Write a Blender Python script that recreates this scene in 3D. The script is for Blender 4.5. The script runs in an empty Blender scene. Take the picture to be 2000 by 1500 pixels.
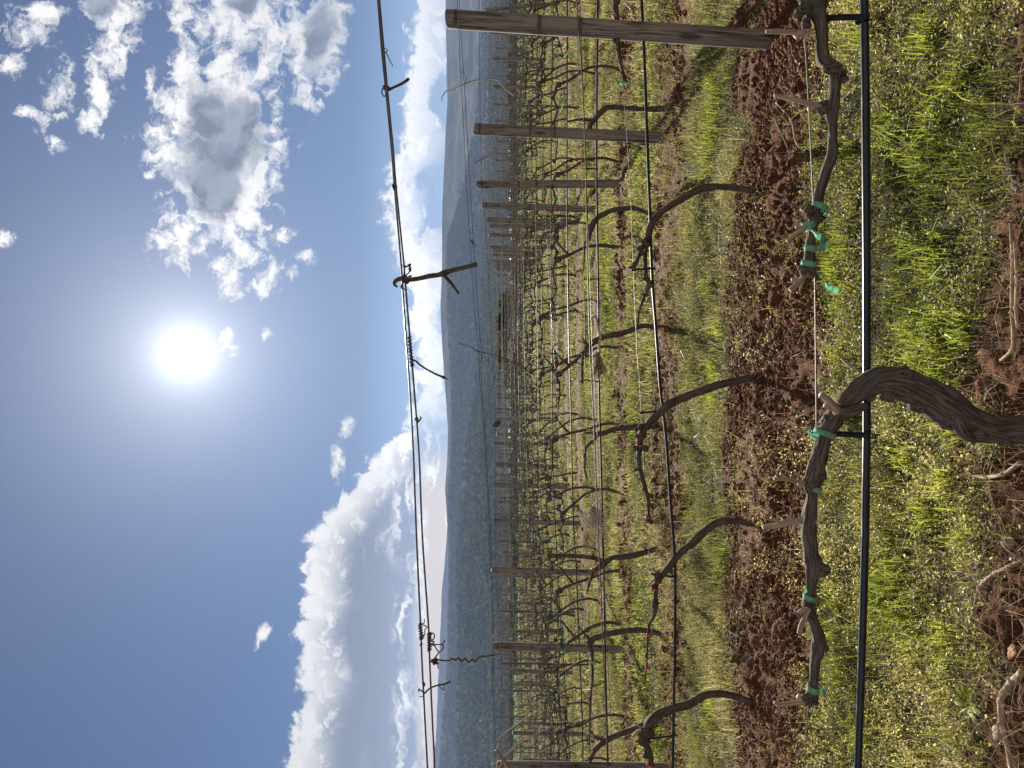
import bpy, math, random
import numpy as np
from mathutils import Vector, Matrix

random.seed(7)
RNG = np.random.default_rng(11)
SC = bpy.context.scene
COL = SC.collection
F, U0, V0 = 1444.0, 750.0, 979.0          # focal length and horizon of the photograph, in its pixels
TAN = 0.12                                 # the vine rows run slightly away to the left
ANG = math.atan(TAN)

# ------------------------------------------------------------------ noise
_TAB = np.random.default_rng(3).random((256, 256))
def vnoise(x, y):
    x = np.asarray(x, float); y = np.asarray(y, float)
    xi = np.floor(x).astype(int); yi = np.floor(y).astype(int)
    fx = x - xi; fy = y - yi
    fx = fx * fx * (3 - 2 * fx); fy = fy * fy * (3 - 2 * fy)
    a = _TAB[xi & 255, yi & 255]; b = _TAB[(xi + 1) & 255, yi & 255]
    c = _TAB[xi & 255, (yi + 1) & 255]; d = _TAB[(xi + 1) & 255, (yi + 1) & 255]
    return (a * (1 - fx) + b * fx) * (1 - fy) + (c * (1 - fx) + d * fx) * fy
def fbm(x, y, oct=4, gain=0.5):
    s = 0; a = 1.0; t = 0
    for i in range(oct):
        s = s + a * vnoise(x * 2 ** i + 17.3 * i, y * 2 ** i + 9.1 * i); t += a; a *= gain
    return s / t
def sstep(a, b, x):
    t = np.clip((np.asarray(x, float) - a) / (b - a), 0, 1)
    return t * t * (3 - 2 * t)

# ------------------------------------------------------------------ the lie of the land
NROWS = 20
def row_d0(r):
    return 1.66 if r == 1 else 4.27 + 2.55 * (r - 2)
def row_y(r, X):
    return row_d0(r) - TAN * X
SOIL = [(1.45, 0.72), (4.08, 0.66), (6.5, 0.46)] + [(row_d0(r) - 0.45, 0.46) for r in range(4, NROWS + 1)]
def soil_mask(X, Y):
    """1 on the tilled strips, 0 in the grass alleys"""
    t = Y + TAN * X
    wob = (fbm(X * 1.3 + 5, Y * 1.3, 3) - 0.5) * 0.55 + (fbm(X * 7, Y * 7 + 3, 3) - 0.5) * 0.42
    m = np.zeros_like(t)
    for c, w in SOIL:
        m = np.maximum(m, 1 - sstep(w - 0.10, w + 0.10, np.abs(t - c) + wob))
    return m * (1 - sstep(50.5, 52, t))
def base_z(X, Y):
    s = np.maximum(0, 2.3 - X)
    drop = np.where(s < 12, 0.0052 * s * s, 0.0052 * 144 + 0.1 * (s - 12))
    drop = np.minimum(drop, 1.3) * (1 - sstep(22, 45, Y))
    z = -1.457 - drop
    z = z - 26 * sstep(88, 330, Y)
    return z
def ground_z(X, Y):
    X = np.asarray(X, float); Y = np.asarray(Y, float)
    z = base_z(X, Y)
    near = 1 - sstep(14, 30, Y)
    m = soil_mask(X, Y)
    cl = np.abs(fbm(X * 9, Y * 9, 4, 0.6) - 0.5) * 2
    z = z + near * ((fbm(X * 2.2, Y * 2.2, 3) - 0.5) * 0.06 + m * ((0.038 + 0.06 * sstep(0.4, 0.65, fbm(X * 1.7 + 40, Y * 1.7, 2))) * cl + 0.014 * (fbm(X * 24, Y * 24, 2) - 0.5)))
    return z

def P(x, y, D):
    """photo pixel (x, y) at depth D: the photo lies on its side, its left edge is up, its top edge is right"""
    return Vector(((1500 - y - U0) / F * D, D, (V0 - x) / F * D))
def PR(x, y, r, off=0.0):
    """photo pixel on the upright plane of row r (off = metres nearer to the camera)"""
    k = (1500 - y - U0) / F
    D = row_d0(r) / (1 + TAN * k) - off
    return P(x, y, D)
def PG(x, y, lift=0.0):
    """photo pixel on the ground"""
    D = 3.0
    for _ in range(25):
        X = (1500 - y - U0) / F * D
        z = float(ground_z(X, D))
        D = 0.5 * D + 0.5 * (-z * F / max(30.0, (x - V0)))
    p = P(x, y, D); p.z = float(ground_z(p.x, p.y)) + lift
    return p

# ------------------------------------------------------------------ mesh helpers
def mesh_np(name, V, loops, starts, totals, smooth=False):
    me = bpy.data.meshes.new(name)
    V = np.asarray(V, np.float32)
    me.vertices.add(len(V)); me.vertices.foreach_set('co', V.ravel())
    me.loops.add(len(loops)); me.loops.foreach_set('vertex_index', np.asarray(loops, np.int32))
    me.polygons.add(len(starts))
    me.polygons.foreach_set('loop_start', np.asarray(starts, np.int32))
    me.polygons.foreach_set('loop_total', np.asarray(totals, np.int32))
    if smooth: me.polygons.foreach_set('use_smooth', np.ones(len(starts), bool))
    me.update(calc_edges=True)
    return me
class MB:
    def __init__(s): s.V = []; s.F = []; s.A = []; s.I = []; s.n = 0; s.cur = 0
    def add(s, V, Fc, at=None):
        """at = grain coordinate per vertex (across, across, along), so that bark and fibres run along a limb"""
        s.V.append(np.asarray(V, float)); s.F += [tuple(i + s.n for i in f) for f in Fc]; s.n += len(V)
        s.A.append(np.asarray(V if at is None else at, float)); s.I += [s.cur] * len(Fc)
    def mesh(s, name, mat, smooth=True):
        V = np.concatenate(s.V)
        tot = [len(f) for f in s.F]
        st = np.concatenate([[0], np.cumsum(tot)[:-1]])
        me = mesh_np(name, V, [i for f in s.F for i in f], st, tot, smooth)
        a = me.attributes.new('grain', 'FLOAT_VECTOR', 'POINT'); a.data.foreach_set('vector', np.concatenate(s.A).astype(np.float32).ravel())
        for q in (mat if isinstance(mat, (list, tuple)) else [mat]): me.materials.append(q)
        if s.cur: me.polygons.foreach_set('material_index', np.asarray(s.I, np.int32))
        return me
    def build(s, name, mat, parent=None, smooth=True):
        return link(name, s.mesh(name, mat, smooth), parent)
def link(name, data, parent=None):
    o = bpy.data.objects.new(name, data); COL.objects.link(o)
    if parent is not None: o.parent = parent
    return o
def tag(o, label=None, cat=None, group=None, kind=None):
    if label: o['label'] = label
    if cat: o['category'] = cat
    if group: o['group'] = group
    if kind: o['kind'] = kind
    return o
def empty(name, loc, rz=0.0):
    o = link(name, None); o.location = loc; o.rotation_euler = (0, 0, rz); o.empty_display_size = 0.1
    return o
ORD = ['', 'first', 'second', 'third', 'fourth', 'fifth', 'sixth', 'seventh', 'eighth', 'ninth', 'tenth', 'eleventh', 'twelfth',
       'thirteenth', 'fourteenth', 'fifteenth', 'sixteenth', 'seventeenth', 'eighteenth', 'nineteenth', 'twentieth']
def ordinal(n):
    if n <= 20: return ORD[n]
    tens = {2: 'twenty', 3: 'thirty', 4: 'forty', 5: 'fifty', 6: 'sixty'}[n // 10]
    return tens + '-' + ORD[n % 10] if n % 10 else tens[:-1] + 'ieth'

def spline(pts, n=6):
    """Catmull-Rom through rows of any width"""
    p = np.asarray(pts, float)
    if len(p) < 3:
        t = np.linspace(0, 1, n + 1)[:, None]; return p[0] * (1 - t) + p[1] * t
    q = np.vstack([2 * p[0] - p[1], p, 2 * p[-1] - p[-2]])
    out = []
    for i in range(1, len(q) - 2):
        t = np.linspace(0, 1, n, endpoint=False)[:, None]
        a, b, c, d = q[i - 1], q[i], q[i + 1], q[i + 2]
        out.append(0.5 * (2 * b + (c - a) * t + (2 * a - 5 * b + 4 * c - d) * t ** 2 + (3 * b - a - 3 * c + d) * t ** 3))
    out.append(q[-2][None])
    return np.vstack(out)
def frames(p):
    t = np.gradient(p, axis=0); t /= np.linalg.norm(t, axis=1)[:, None] + 1e-12
    ref = np.array([0.0, 1.0, 0.0]) if abs(t[0][1]) < 0.85 else np.array([1.0, 0, 0])
    N = np.zeros_like(p); n = ref - t[0] * ref.dot(t[0]); n /= np.linalg.norm(n)
    for i in range(len(p)):
        n = n - t[i] * n.dot(t[i]); n /= np.linalg.norm(n) + 1e-12; N[i] = n
    return t, N, np.cross(t, N)
def tube(mb, pts, rad, sides=8, n=4, bark=0.0, seed=0, caps=True, flat=1.0, twist=0.0):
    """a limb along pts (m), rad per point; bark = depth of fibrous ridges as a share of the radius"""
    pr = np.column_stack([np.asarray(pts, float), np.broadcast_to(np.asarray(rad, float), (len(pts),))])
    s = spline(pr, n) if n > 1 else pr
    p = s[:, :3]; r = np.maximum(s[:, 3], 0.0003)
    t, N, B = frames(p)
    L = np.concatenate([[0], np.cumsum(np.linalg.norm(np.diff(p, axis=0), axis=1))])
    a = np.linspace(0, 2 * np.pi, sides, endpoint=False)
    A = a[None, :] + twist * L[:, None]
    R = np.repeat(r[:, None], sides, 1)
    if bark:
        rm = r.mean()
        ca, sa = np.cos(a), np.sin(a)
        lump = fbm(L[:, None] / rm * 0.45 + ca[None] * 1.2 + seed * 3.1, sa[None] * 1.2 + seed + 0 * L[:, None], 2) - 0.5
        fib = fbm(ca[None] * 3.4 + L[:, None] / rm * 0.16 + seed, sa[None] * 3.4 + seed * 2.7 + L[:, None] / rm * 0.1, 3, 0.7) - 0.5
        R = R * (1 + bark * (1.1 * lump + 1.9 * fib))
    V = p[:, None, :] + R[..., None] * (np.cos(A)[..., None] * N[:, None] * flat + np.sin(A)[..., None] * B[:, None])
    m = len(p); Fc = []
    for i in range(m - 1):
        for j in range(sides):
            k = (j + 1) % sides
            Fc.append((i * sides + j, i * sides + k, (i + 1) * sides + k, (i + 1) * sides + j))
    if caps:
        Fc.append(tuple(range(sides - 1, -1, -1))); Fc.append(tuple((m - 1) * sides + j for j in range(sides)))
    rm = r.mean()
    at = np.stack([np.cos(a)[None] * rm + 0 * R + seed * .37, np.sin(a)[None] * rm + 0 * R, L[:, None] + 0 * R + seed * 1.7], -1).reshape(-1, 3)
    mb.add(V.reshape(-1, 3), Fc, at)
def blob(mb, c, r, seed=0, rough=0.35, n=(7, 6), sq=(1, 1, 1)):
    """lumpy knot or clod"""
    nu, nv = n
    th = np.linspace(0, np.pi, nv + 1)[1:-1]; ph = np.linspace(0, 2 * np.pi, nu, endpoint=False)
    d = np.array([[math.sin(a) * math.cos(b), math.sin(a) * math.sin(b), math.cos(a)] for a in th for b in ph] + [[0, 0, 1], [0, 0, -1]])
    k = 1 + rough * (fbm(d[:, 0] * 1.7 + seed * 1.31 + d[:, 2], d[:, 1] * 1.7 + seed * 0.77 - d[:, 2], 2) - 0.5) * 2
    V = np.asarray(c) + d * k[:, None] * r * np.asarray(sq)
    Fc = []
    for i in range(len(th) - 1):
        for j in range(nu):
            q = (j + 1) % nu
            Fc.append((i * nu + j, (i + 1) * nu + j, (i + 1) * nu + q, i * nu + q))
    top = len(th) * nu
    for j in range(nu):
        Fc.append((top, j, (j + 1) % nu)); o = (len(th) - 1) * nu
        Fc.append((top + 1, o + (j + 1) % nu, o + j))
    mb.add(V, Fc)
def ribbon(mb, pts, wid, side, th=0.0006, n=5):
    """a flat tape along pts, side = direction across it"""
    p = spline(pts, n); t, _, _ = frames(p)
    side = np.asarray(side, float)
    if side.ndim == 1: side = np.repeat(side[None], len(p), 0)
    else: side = spline(side, n)
    s = side - t * (side * t).sum(1)[:, None]; s /= np.linalg.norm(s, axis=1)[:, None] + 1e-9
    nn = np.cross(t, s)
    h = wid / 2
    V = np.stack([p - s * h - nn * th, p + s * h - nn * th, p + s * h + nn * th, p - s * h + nn * th], 1).reshape(-1, 3)
    Fc = []
    for i in range(len(p) - 1):
        for j in range(4):
            k = (j + 1) % 4
            Fc.append((i * 4 + j, i * 4 + k, i * 4 + 4 + k, i * 4 + 4 + j))
    Fc += [(3, 2, 1, 0), tuple(len(p) * 4 - 4 + j for j in range(4))]
    mb.add(V, Fc)

# ------------------------------------------------------------------ materials
def node_mat(name):
    m = bpy.data.materials.new(name); m.use_nodes = True
    nt = m.node_tree; nt.nodes.clear()
    return m, nt
class NT:
    def __init__(s, nt): s.nt = nt
    def n(s, t, **kw):
        nd = s.nt.nodes.new(t)
        for k, v in kw.items(): setattr(nd, k, v)
        return nd
    def set(s, sock, v):
        if isinstance(v, bpy.types.NodeSocket): s.nt.links.new(v, sock)
        else: sock.default_value = v
    def m(s, op, a, b=None, c=None, clamp=False):
        nd = s.n('ShaderNodeMath', operation=op); nd.use_clamp = clamp
        s.set(nd.inputs[0], a)
        if b is not None: s.set(nd.inputs[1], b)
        if c is not None: s.set(nd.inputs[2], c)
        return nd.outputs[0]
    def mr(s, v, a, b, c=0.0, d=1.0, smooth=True):
        nd = s.n('ShaderNodeMapRange'); nd.interpolation_type = 'SMOOTHSTEP' if smooth else 'LINEAR'
        s.set(nd.inputs[0], v)
        for i, q in enumerate((a, b, c, d)): s.set(nd.inputs[1 + i], q)
        return nd.outputs[0]
    def mix(s, f, a, b, mode='MIX'):
        nd = s.n('ShaderNodeMix', data_type='RGBA', blend_type=mode)
        s.set(nd.inputs[0], f)
        s.set(nd.inputs[6], a if isinstance(a, bpy.types.NodeSocket) else (*a, 1))
        s.set(nd.inputs[7], b if isinstance(b, bpy.types.NodeSocket) else (*b, 1))
        return nd.outputs[2]
    def noise(s, vec, scale, detail=4, rough=0.55, col=False, dist=0.0, lac=2.0):
        nd = s.n('ShaderNodeTexNoise'); s.set(nd.inputs['Vector'], vec); s.set(nd.inputs['Scale'], scale)
        nd.inputs['Detail'].default_value = detail; nd.inputs['Roughness'].default_value = rough
        nd.inputs['Distortion'].default_value = dist; nd.inputs['Lacunarity'].default_value = lac
        return nd.outputs['Color' if col else 'Fac']
    def map(s, vec, loc=(0, 0, 0), rot=(0, 0, 0), sc=(1, 1, 1), typ='POINT'):
        nd = s.n('ShaderNodeMapping', vector_type=typ); s.set(nd.inputs[0], vec)
        nd.inputs[1].default_value = loc; nd.inputs[2].default_value = rot; nd.inputs[3].default_value = sc
        return nd.outputs[0]
    def ramp(s, f, stops):
        nd = s.n('ShaderNodeValToRGB'); s.set(nd.inputs[0], f)
        e = nd.color_ramp.elements
        while len(e) < len(stops): e.new(0.5)
        for i, (q, c) in enumerate(stops): e[i].position = q; e[i].color = (*c, 1)
        return nd.outputs[0]
    def bsdf(s, col, rough=0.8, bump=None, bdist=0.01, bstr=1.0, spec=0.3, metal=0.0, transl=0.0, tcol=None, coat=0.0):
        b = s.n('ShaderNodeBsdfPrincipled') if spec > 0 else s.n('ShaderNodeBsdfDiffuse')
        s.set(b.inputs[0], col if isinstance(col, bpy.types.NodeSocket) else (*col, 1))
        if spec > 0:
            s.set(b.inputs['Roughness'], rough); b.inputs['Specular IOR Level'].default_value = spec
            b.inputs['Metallic'].default_value = metal
        if coat: b.inputs['Coat Weight'].default_value = coat; b.inputs['Coat Roughness'].default_value = 0.2
        if bump is not None:
            bn = s.n('ShaderNodeBump'); s.set(bn.inputs['Height'], bump)
            bn.inputs['Distance'].default_value = bdist; bn.inputs['Strength'].default_value = bstr
            s.nt.links.new(bn.outputs[0], b.inputs['Normal'])
        out = b.outputs[0]
        if transl:
            t = s.n('ShaderNodeBsdfTranslucent'); c = tcol if tcol is not None else col
            s.set(t.inputs[0], c if isinstance(c, bpy.types.NodeSocket) else (*c, 1))
            mx = s.n('ShaderNodeMixShader'); mx.inputs[0].default_value = transl
            s.nt.links.new(out, mx.inputs[1]); s.nt.links.new(t.outputs[0], mx.inputs[2]); out = mx.outputs[0]
        o = s.n('ShaderNodeOutputMaterial'); s.nt.links.new(out, o.inputs[0])
    def objco(s): return s.n('ShaderNodeTexCoord').outputs['Object']
    def gen(s): return s.n('ShaderNodeTexCoord').outputs['Generated']
    def pos(s): return s.n('ShaderNodeNewGeometry').outputs['Position']
    def island(s): return s.n('ShaderNodeNewGeometry').outputs['Random Per Island']
    def rnd(s): return s.n('ShaderNodeObjectInfo').outputs['Random']

M = {}
def mat_ground():
    m, nt = node_mat('ground'); k = NT(nt)
    p = k.pos()
    a = k.n('ShaderNodeAttribute', attribute_name='soil').outputs['Fac']
    fld = k.n('ShaderNodeAttribute', attribute_name='field').outputs['Fac']
    n1 = k.noise(p, 7, 6, 0.65); n2 = k.noise(p, 45, 5, 0.7); n3 = k.noise(p, 1.1, 3)
    soil = k.ramp(n1, [(0.25, (0.046, 0.019, 0.010)), (0.5, (0.098, 0.040, 0.019)), (0.75, (0.165, 0.074, 0.037))])
    soil = k.mix(k.mr(n2, 0.55, 0.75, 0, 0.45), soil, (0.17, 0.09, 0.052))
    soil = k.mix(k.mr(n2, 0.42, 0.28, 0, 0.6), soil, (0.06, 0.034, 0.024))
    turf = k.ramp(n1, [(0.3, (0.02, 0.018, 0.009)), (0.55, (0.045, 0.038, 0.018)), (0.8, (0.10, 0.078, 0.04))])  # darkened so the ground colour carries the shade under the grass
    turf = k.mix(k.mr(n3, 0.4, 0.65, 0, 0.5), turf, (0.05, 0.062, 0.018))
    c = k.mix(a, turf, soil)
    fieldc = k.mix(k.noise(p, 0.12, 5), (0.055, 0.115, 0.02), (0.11, 0.17, 0.035))
    c = k.mix(fld, c, fieldc)
    h = k.m('ADD', k.m('MULTIPLY', n1, 0.6), k.m('MULTIPLY', n2, 0.4))
    k.bsdf(c, 0.95, h, 0.03, 0.9, 0.1)
    return m
def mat_leafy(name, cols, transl, rough=0.5, tmul=1.25, spec=0.25, big=0.9):
    """grass, weeds, shrubs: hue varies from blade to blade and in patches"""
    m, nt = node_mat(name); k = NT(nt)
    r = k.island(); n = k.noise(k.pos(), big, 3)
    f = k.m('ADD', k.m('MULTIPLY', r, 0.6), k.m('MULTIPLY', k.mr(n, 0.3, 0.7, 0, 1), 0.4))
    st = [(i / (len(cols) - 1), c) for i, c in enumerate(cols)]
    c = k.ramp(f, st)
    tc = k.mix(1.0, c, (tmul, tmul, tmul * 0.8), 'MULTIPLY')
    k.bsdf(c, rough, None, spec=spec, transl=transl, tcol=tc)
    return m
def mat_bark(name, dark, light, sc=(60, 60, 7), bd=0.004, lighter=None):
    m, nt = node_mat(name); k = NT(nt)
    co = k.n('ShaderNodeAttribute', attribute_name='grain').outputs['Vector']
    v = k.map(co, sc=sc)
    n = k.noise(v, 1.0, 6, 0.7, dist=0.4); n2 = k.noise(k.objco(), 14, 4)
    c = k.mix(k.mr(n, 0.3, 0.7), dark, light)
    c = k.mix(k.mr(n2, 0.55, 0.75, 0, 0.5), c, lighter or tuple(x * 1.5 for x in light))
    k.bsdf(c, 0.9, n, bd, 1.0, 0.15)
    return m
def mat_wood():
    m, nt = node_mat('weathered post wood'); k = NT(nt)
    co = k.objco(); r = k.rnd()
    mv = k.n('ShaderNodeVectorMath', operation='ADD'); k.set(mv.inputs[0], co)
    cmb = k.n('ShaderNodeCombineXYZ'); k.set(cmb.inputs[2], k.m('MULTIPLY', r, 30.0)); k.set(mv.inputs[1], cmb.outputs[0])
    v = k.map(mv.outputs[0], sc=(42, 42, 2.2))
    warp = k.n('ShaderNodeVectorMath', operation='ADD'); k.set(warp.inputs[0], v)
    k.set(warp.inputs[1], k.noise(mv.outputs[0], 5, 2, col=True))
    n = k.noise(warp.outputs[0], 1.0, 7, 0.62); fine = k.noise(k.map(mv.outputs[0], sc=(160, 160, 5)), 1, 4, 0.7)
    c = k.ramp(n, [(0.25, (0.135, 0.11, 0.088)), (0.5, (0.255, 0.215, 0.172)), (0.75, (0.37, 0.315, 0.255))])
    c = k.mix(k.mr(fine, 0.5, 0.75, 0, 0.5), c, (0.16, 0.12, 0.085))
    st = k.noise(k.map(mv.outputs[0], sc=(24, 24, 0.9)), 1, 5, 0.7)
    c = k.mix(k.mr(st, 0.53, 0.66, 0, 0.8), c, (0.06, 0.05, 0.05))
    crack = k.noise(k.map(mv.outputs[0], loc=(3, 1, 7), sc=(75, 75, 1.3)), 1, 3, 0.5)
    ck = k.mr(k.m('ABSOLUTE', k.m('SUBTRACT', crack, 0.5)), 0.0, 0.022, 1, 0)
    c = k.mix(k.m('MULTIPLY', ck, 0.85), c, (0.03, 0.022, 0.018))
    # knots
    vo = k.n('ShaderNodeTexVoronoi'); k.set(vo.inputs['Vector'], k.map(mv.outputs[0], sc=(13, 13, 3.6))); vo.inputs['Scale'].default_value = 1
    kn = k.mr(vo.outputs['Distance'], 0.14, 0.30, 1, 0)
    c = k.mix(k.m('MULTIPLY', kn, 0.8), c, (0.055, 0.034, 0.025))
    h = k.m('SUBTRACT', k.m('ADD', n, k.m('MULTIPLY', fine, 0.5)), k.m('MULTIPLY', ck, 1.2))
    k.bsdf(c, 0.85, h, 0.004, 0.9, 0.2)
    return m
def mat_plain(name, col, rough=0.5, metal=0.0, spec=0.4, var=0.25, sc=40, transl=0.0, coat=0.0, bd=0.0008):
    m, nt = node_mat(name); k = NT(nt)
    n = k.noise(k.objco(), sc, 5, 0.65)
    c = k.mix(k.mr(n, 0.3, 0.7), tuple(x * (1 - var) for x in col), tuple(min(1, x * (1 + var)) for x in col))
    k.bsdf(c, k.mr(n, 0.2, 0.8, rough * 0.85, min(1, rough * 1.15)), n, bd, 0.6, spec, metal, transl=transl, coat=coat)
    return m
def mat_hill(name, cols, scale, streak, bd):
    m, nt = node_mat(name); k = NT(nt)
    p = k.pos()
    n = k.noise(p, scale, 8, 0.68); big = k.noise(p, scale * 0.14, 4)
    s = k.noise(k.map(p, rot=(0, 0, 0.5), sc=(streak, streak * 0.14, streak)), 1.0, 4, 0.6)
    f = k.m('ADD', k.m('MULTIPLY', n, 0.55), k.m('ADD', k.m('MULTIPLY', big, 0.3), k.m('MULTIPLY', s, 0.25)))
    c = k.ramp(f, [(0.36, cols[0]), (0.5, cols[1]), (0.58, cols[2]), (0.72, cols[3])])
    k.bsdf(c, 0.95, n, bd, 0.6, 0.0)
    return m
M['ground'] = mat_ground()
M['grass'] = mat_leafy('grass blades', [(0.045, 0.07, 0.012), (0.11, 0.135, 0.024), (0.20, 0.20, 0.045), (0.36, 0.30, 0.12)], 0.5, 0.46, spec=0.3)
M['weed'] = mat_leafy('small leaved weeds', [(0.045, 0.058, 0.012), (0.13, 0.135, 0.030), (0.36, 0.325, 0.11), (0.70, 0.60, 0.36)], 0.5, 0.46, spec=0.32)
M['drygrass'] = mat_leafy('olive alley grass', [(0.05, 0.06, 0.02), (0.14, 0.14, 0.055), (0.28, 0.255, 0.13), (0.50, 0.43, 0.27)], 0.45, 0.6, spec=0.1)
M['thatch'] = mat_leafy('dead thatch', [(0.05, 0.036, 0.022), (0.10, 0.075, 0.042), (0.17, 0.13, 0.075)], 0.15, 0.9, 1.0)
M['weedfar'] = mat_leafy('alley weeds', [(0.045, 0.052, 0.016), (0.12, 0.12, 0.042), (0.26, 0.235, 0.10), (0.46, 0.40, 0.23)], 0.4, 0.7, spec=0.06)
M['straw'] = mat_leafy('dry straw', [(0.12, 0.075, 0.04), (0.24, 0.16, 0.09), (0.38, 0.28, 0.17), (0.5, 0.40, 0.27)], 0.2, 0.8, 1.0)
M['lush'] = mat_leafy('bright broad leaves', [(0.13, 0.18, 0.02), (0.23, 0.27, 0.036), (0.34, 0.34, 0.065)], 0.55)
M['shrub'] = mat_leafy('shrub foliage', [(0.014, 0.028, 0.010), (0.026, 0.045, 0.014), (0.045, 0.065, 0.02)], 0.2)
M['shrubo'] = mat_leafy('olive bush foliage', [(0.04, 0.05, 0.018), (0.075, 0.085, 0.03), (0.12, 0.125, 0.05)], 0.25, 0.8, spec=0.05)
M['shruby'] = mat_leafy('yellow green foliage', [(0.08, 0.10, 0.022), (0.13, 0.15, 0.03), (0.18, 0.18, 0.05)], 0.4)
M['forest'] = mat_leafy('far tree crowns', [(0.03, 0.042, 0.016), (0.065, 0.084, 0.03), (0.115, 0.125, 0.048), (0.18, 0.165, 0.085)], 0.2, 0.9, 1.0, 0.0, big=0.03)
M['bark'] = mat_bark('old vine bark', (0.032, 0.025, 0.020), (0.25, 0.20, 0.16), (230, 230, 20), 0.007, (0.25, 0.205, 0.165))
M['barkfar'] = mat_bark('dark vine bark', (0.036, 0.027, 0.021), (0.15, 0.116, 0.09), (150, 150, 14), 0.007)
M['cane'] = mat_bark('pruned cane', (0.24, 0.165, 0.11), (0.46, 0.35, 0.25), (120, 120, 16), 0.001)
M['cut'] = mat_plain('cut cane end', (0.50, 0.40, 0.29), 0.8, var=0.2)
M['canefar'] = mat_bark('far pruned cane', (0.06, 0.044, 0.032), (0.15, 0.115, 0.085), (60, 60, 10), 0.001)  # darker copy of the canes: backlit shade put into the colour
M['caned'] = mat_bark('dried tendril', (0.055, 0.038, 0.03), (0.13, 0.09, 0.065), (90, 90, 90), 0.001)
M['wood'] = mat_wood()
def mat_hose():
    m, nt = node_mat('black drip hose'); k = NT(nt)
    co = k.pos(); n = k.noise(co, 9, 6, 0.7); f = k.noise(co, 260, 3, 0.6)
    sc_ = k.mr(k.noise(k.map(co, sc=(3, 3, 160)), 1, 4), 0.62, 0.7)
    dust = k.m('MULTIPLY', k.mr(n, 0.45, 0.72), k.mr(f, 0.3, 0.7, 0.4, 1.0))
    c = k.mix(k.m('MULTIPLY', dust, 0.4), (0.008, 0.012, 0.019), (0.09, 0.075, 0.062)); c = k.mix(k.m('MULTIPLY', sc_, 0.4), c, (0.07, 0.07, 0.075))
    k.bsdf(c, k.mr(dust, 0, 1, 0.30, 0.6), n, 0.0006, 0.6, 0.5)
    return m
M['hose'] = mat_hose()
M['hosefar'] = mat_plain('dusty drip hose', (0.012, 0.016, 0.02), 0.5, spec=0.3, var=0.3, bd=0.0004)
M['wirefar'] = mat_plain('dull trellis wire', (0.16, 0.145, 0.125), 0.9, metal=0.15, spec=0.2, var=0.25, bd=0.0003)
M['wire'] = mat_plain('galvanised wire', (0.24, 0.225, 0.20), 0.55, metal=0.9, var=0.25, bd=0.0003)
M['darkwire'] = mat_plain('weathered dark wire', (0.11, 0.10, 0.095), 0.45, metal=0.7, var=0.35, bd=0.0003)
M['rust'] = mat_plain('rusty wire', (0.17, 0.105, 0.07), 0.6, metal=0.4, var=0.4, bd=0.0003)
M['strap'] = mat_plain('black hanger strap', (0.016, 0.016, 0.018), 0.6, spec=0.3, var=0.3)
M['tape'] = mat_plain('green tie tape', (0.36, 0.64, 0.47), 0.7, var=0.2, transl=0.6)
M['red'] = mat_plain('red tie tape', (0.66, 0.15, 0.14), 0.5, var=0.2, transl=0.45)
M['pale'] = mat_plain('pale twine', (0.45, 0.39, 0.30), 0.85, var=0.25)
M['stone'] = mat_plain('field stone', (0.30, 0.235, 0.18), 0.9, var=0.3, sc=18, bd=0.004)
M['clod'] = mat_plain('red brown clods', (0.105, 0.043, 0.021), 0.95, var=0.45, sc=22, spec=0.08, bd=0.008)
M['leaf'] = mat_plain('dead leaf', (0.32, 0.16, 0.06), 0.7, var=0.35, sc=30, transl=0.4)
M['steel'] = mat_plain('weathered steel stake', (0.085, 0.075, 0.065), 0.7, metal=0.2, var=0.3)
M['hillnear'] = mat_hill('wooded hillside', [(0.032, 0.044, 0.018), (0.065, 0.075, 0.03), (0.105, 0.105, 0.048), (0.15, 0.14, 0.075)], 0.06, 0.02, 2.0)
M['hillmid'] = mat_hill('scrubby hillside', [(0.04, 0.05, 0.026), (0.075, 0.085, 0.04), (0.14, 0.13, 0.075), (0.22, 0.19, 0.12)], 0.035, 0.02, 4.0)
M['hillfar'] = mat_hill('far mountainside', [(0.04, 0.05, 0.03), (0.085, 0.09, 0.05), (0.16, 0.15, 0.095), (0.27, 0.24, 0.165)], 0.02, 0.014, 5.0)
# ------------------------------------------------------------------ ground sheet
def build_ground():
    Y = np.concatenate([[-8.0, -2.0], np.geomspace(0.5, 1.3, 14)[:-1], np.geomspace(1.3, 14, 560)[:-1], np.geomspace(14, 90, 190)[:-1], np.geomspace(90, 3200, 50)])
    s = np.linspace(-1, 1, 620)
    YY, S = np.meshgrid(Y, s, indexing='ij')
    half = np.maximum(Y, 0.5)[:, None] * 0.9 + 1.6
    half[:2] = 9
    XX = S * half
    Z = ground_z(XX, YY)
    V = np.stack([XX, YY, Z], -1).reshape(-1, 3)
    ny, nx = XX.shape
    i = np.arange(ny - 1)[:, None] * nx + np.arange(nx - 1)[None]
    q = np.stack([i, i + 1, i + nx + 1, i + nx], -1).reshape(-1, 4)
    me = mesh_np('ground', V, q.ravel(), np.arange(len(q)) * 4, np.full(len(q), 4), True)
    a = me.attributes.new('soil', 'FLOAT', 'POINT'); a.data.foreach_set('value', soil_mask(XX, YY).ravel().astype(np.float32))
    fl = sstep(51.5, 53, YY + TAN * XX) * (1 - sstep(140, 220, YY))
    a = me.attributes.new('field', 'FLOAT', 'POINT'); a.data.foreach_set('value', fl.ravel().astype(np.float32))
    me.materials.append(M['ground'])
    tag(link('ground', me), kind='structure')
build_ground()

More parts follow.
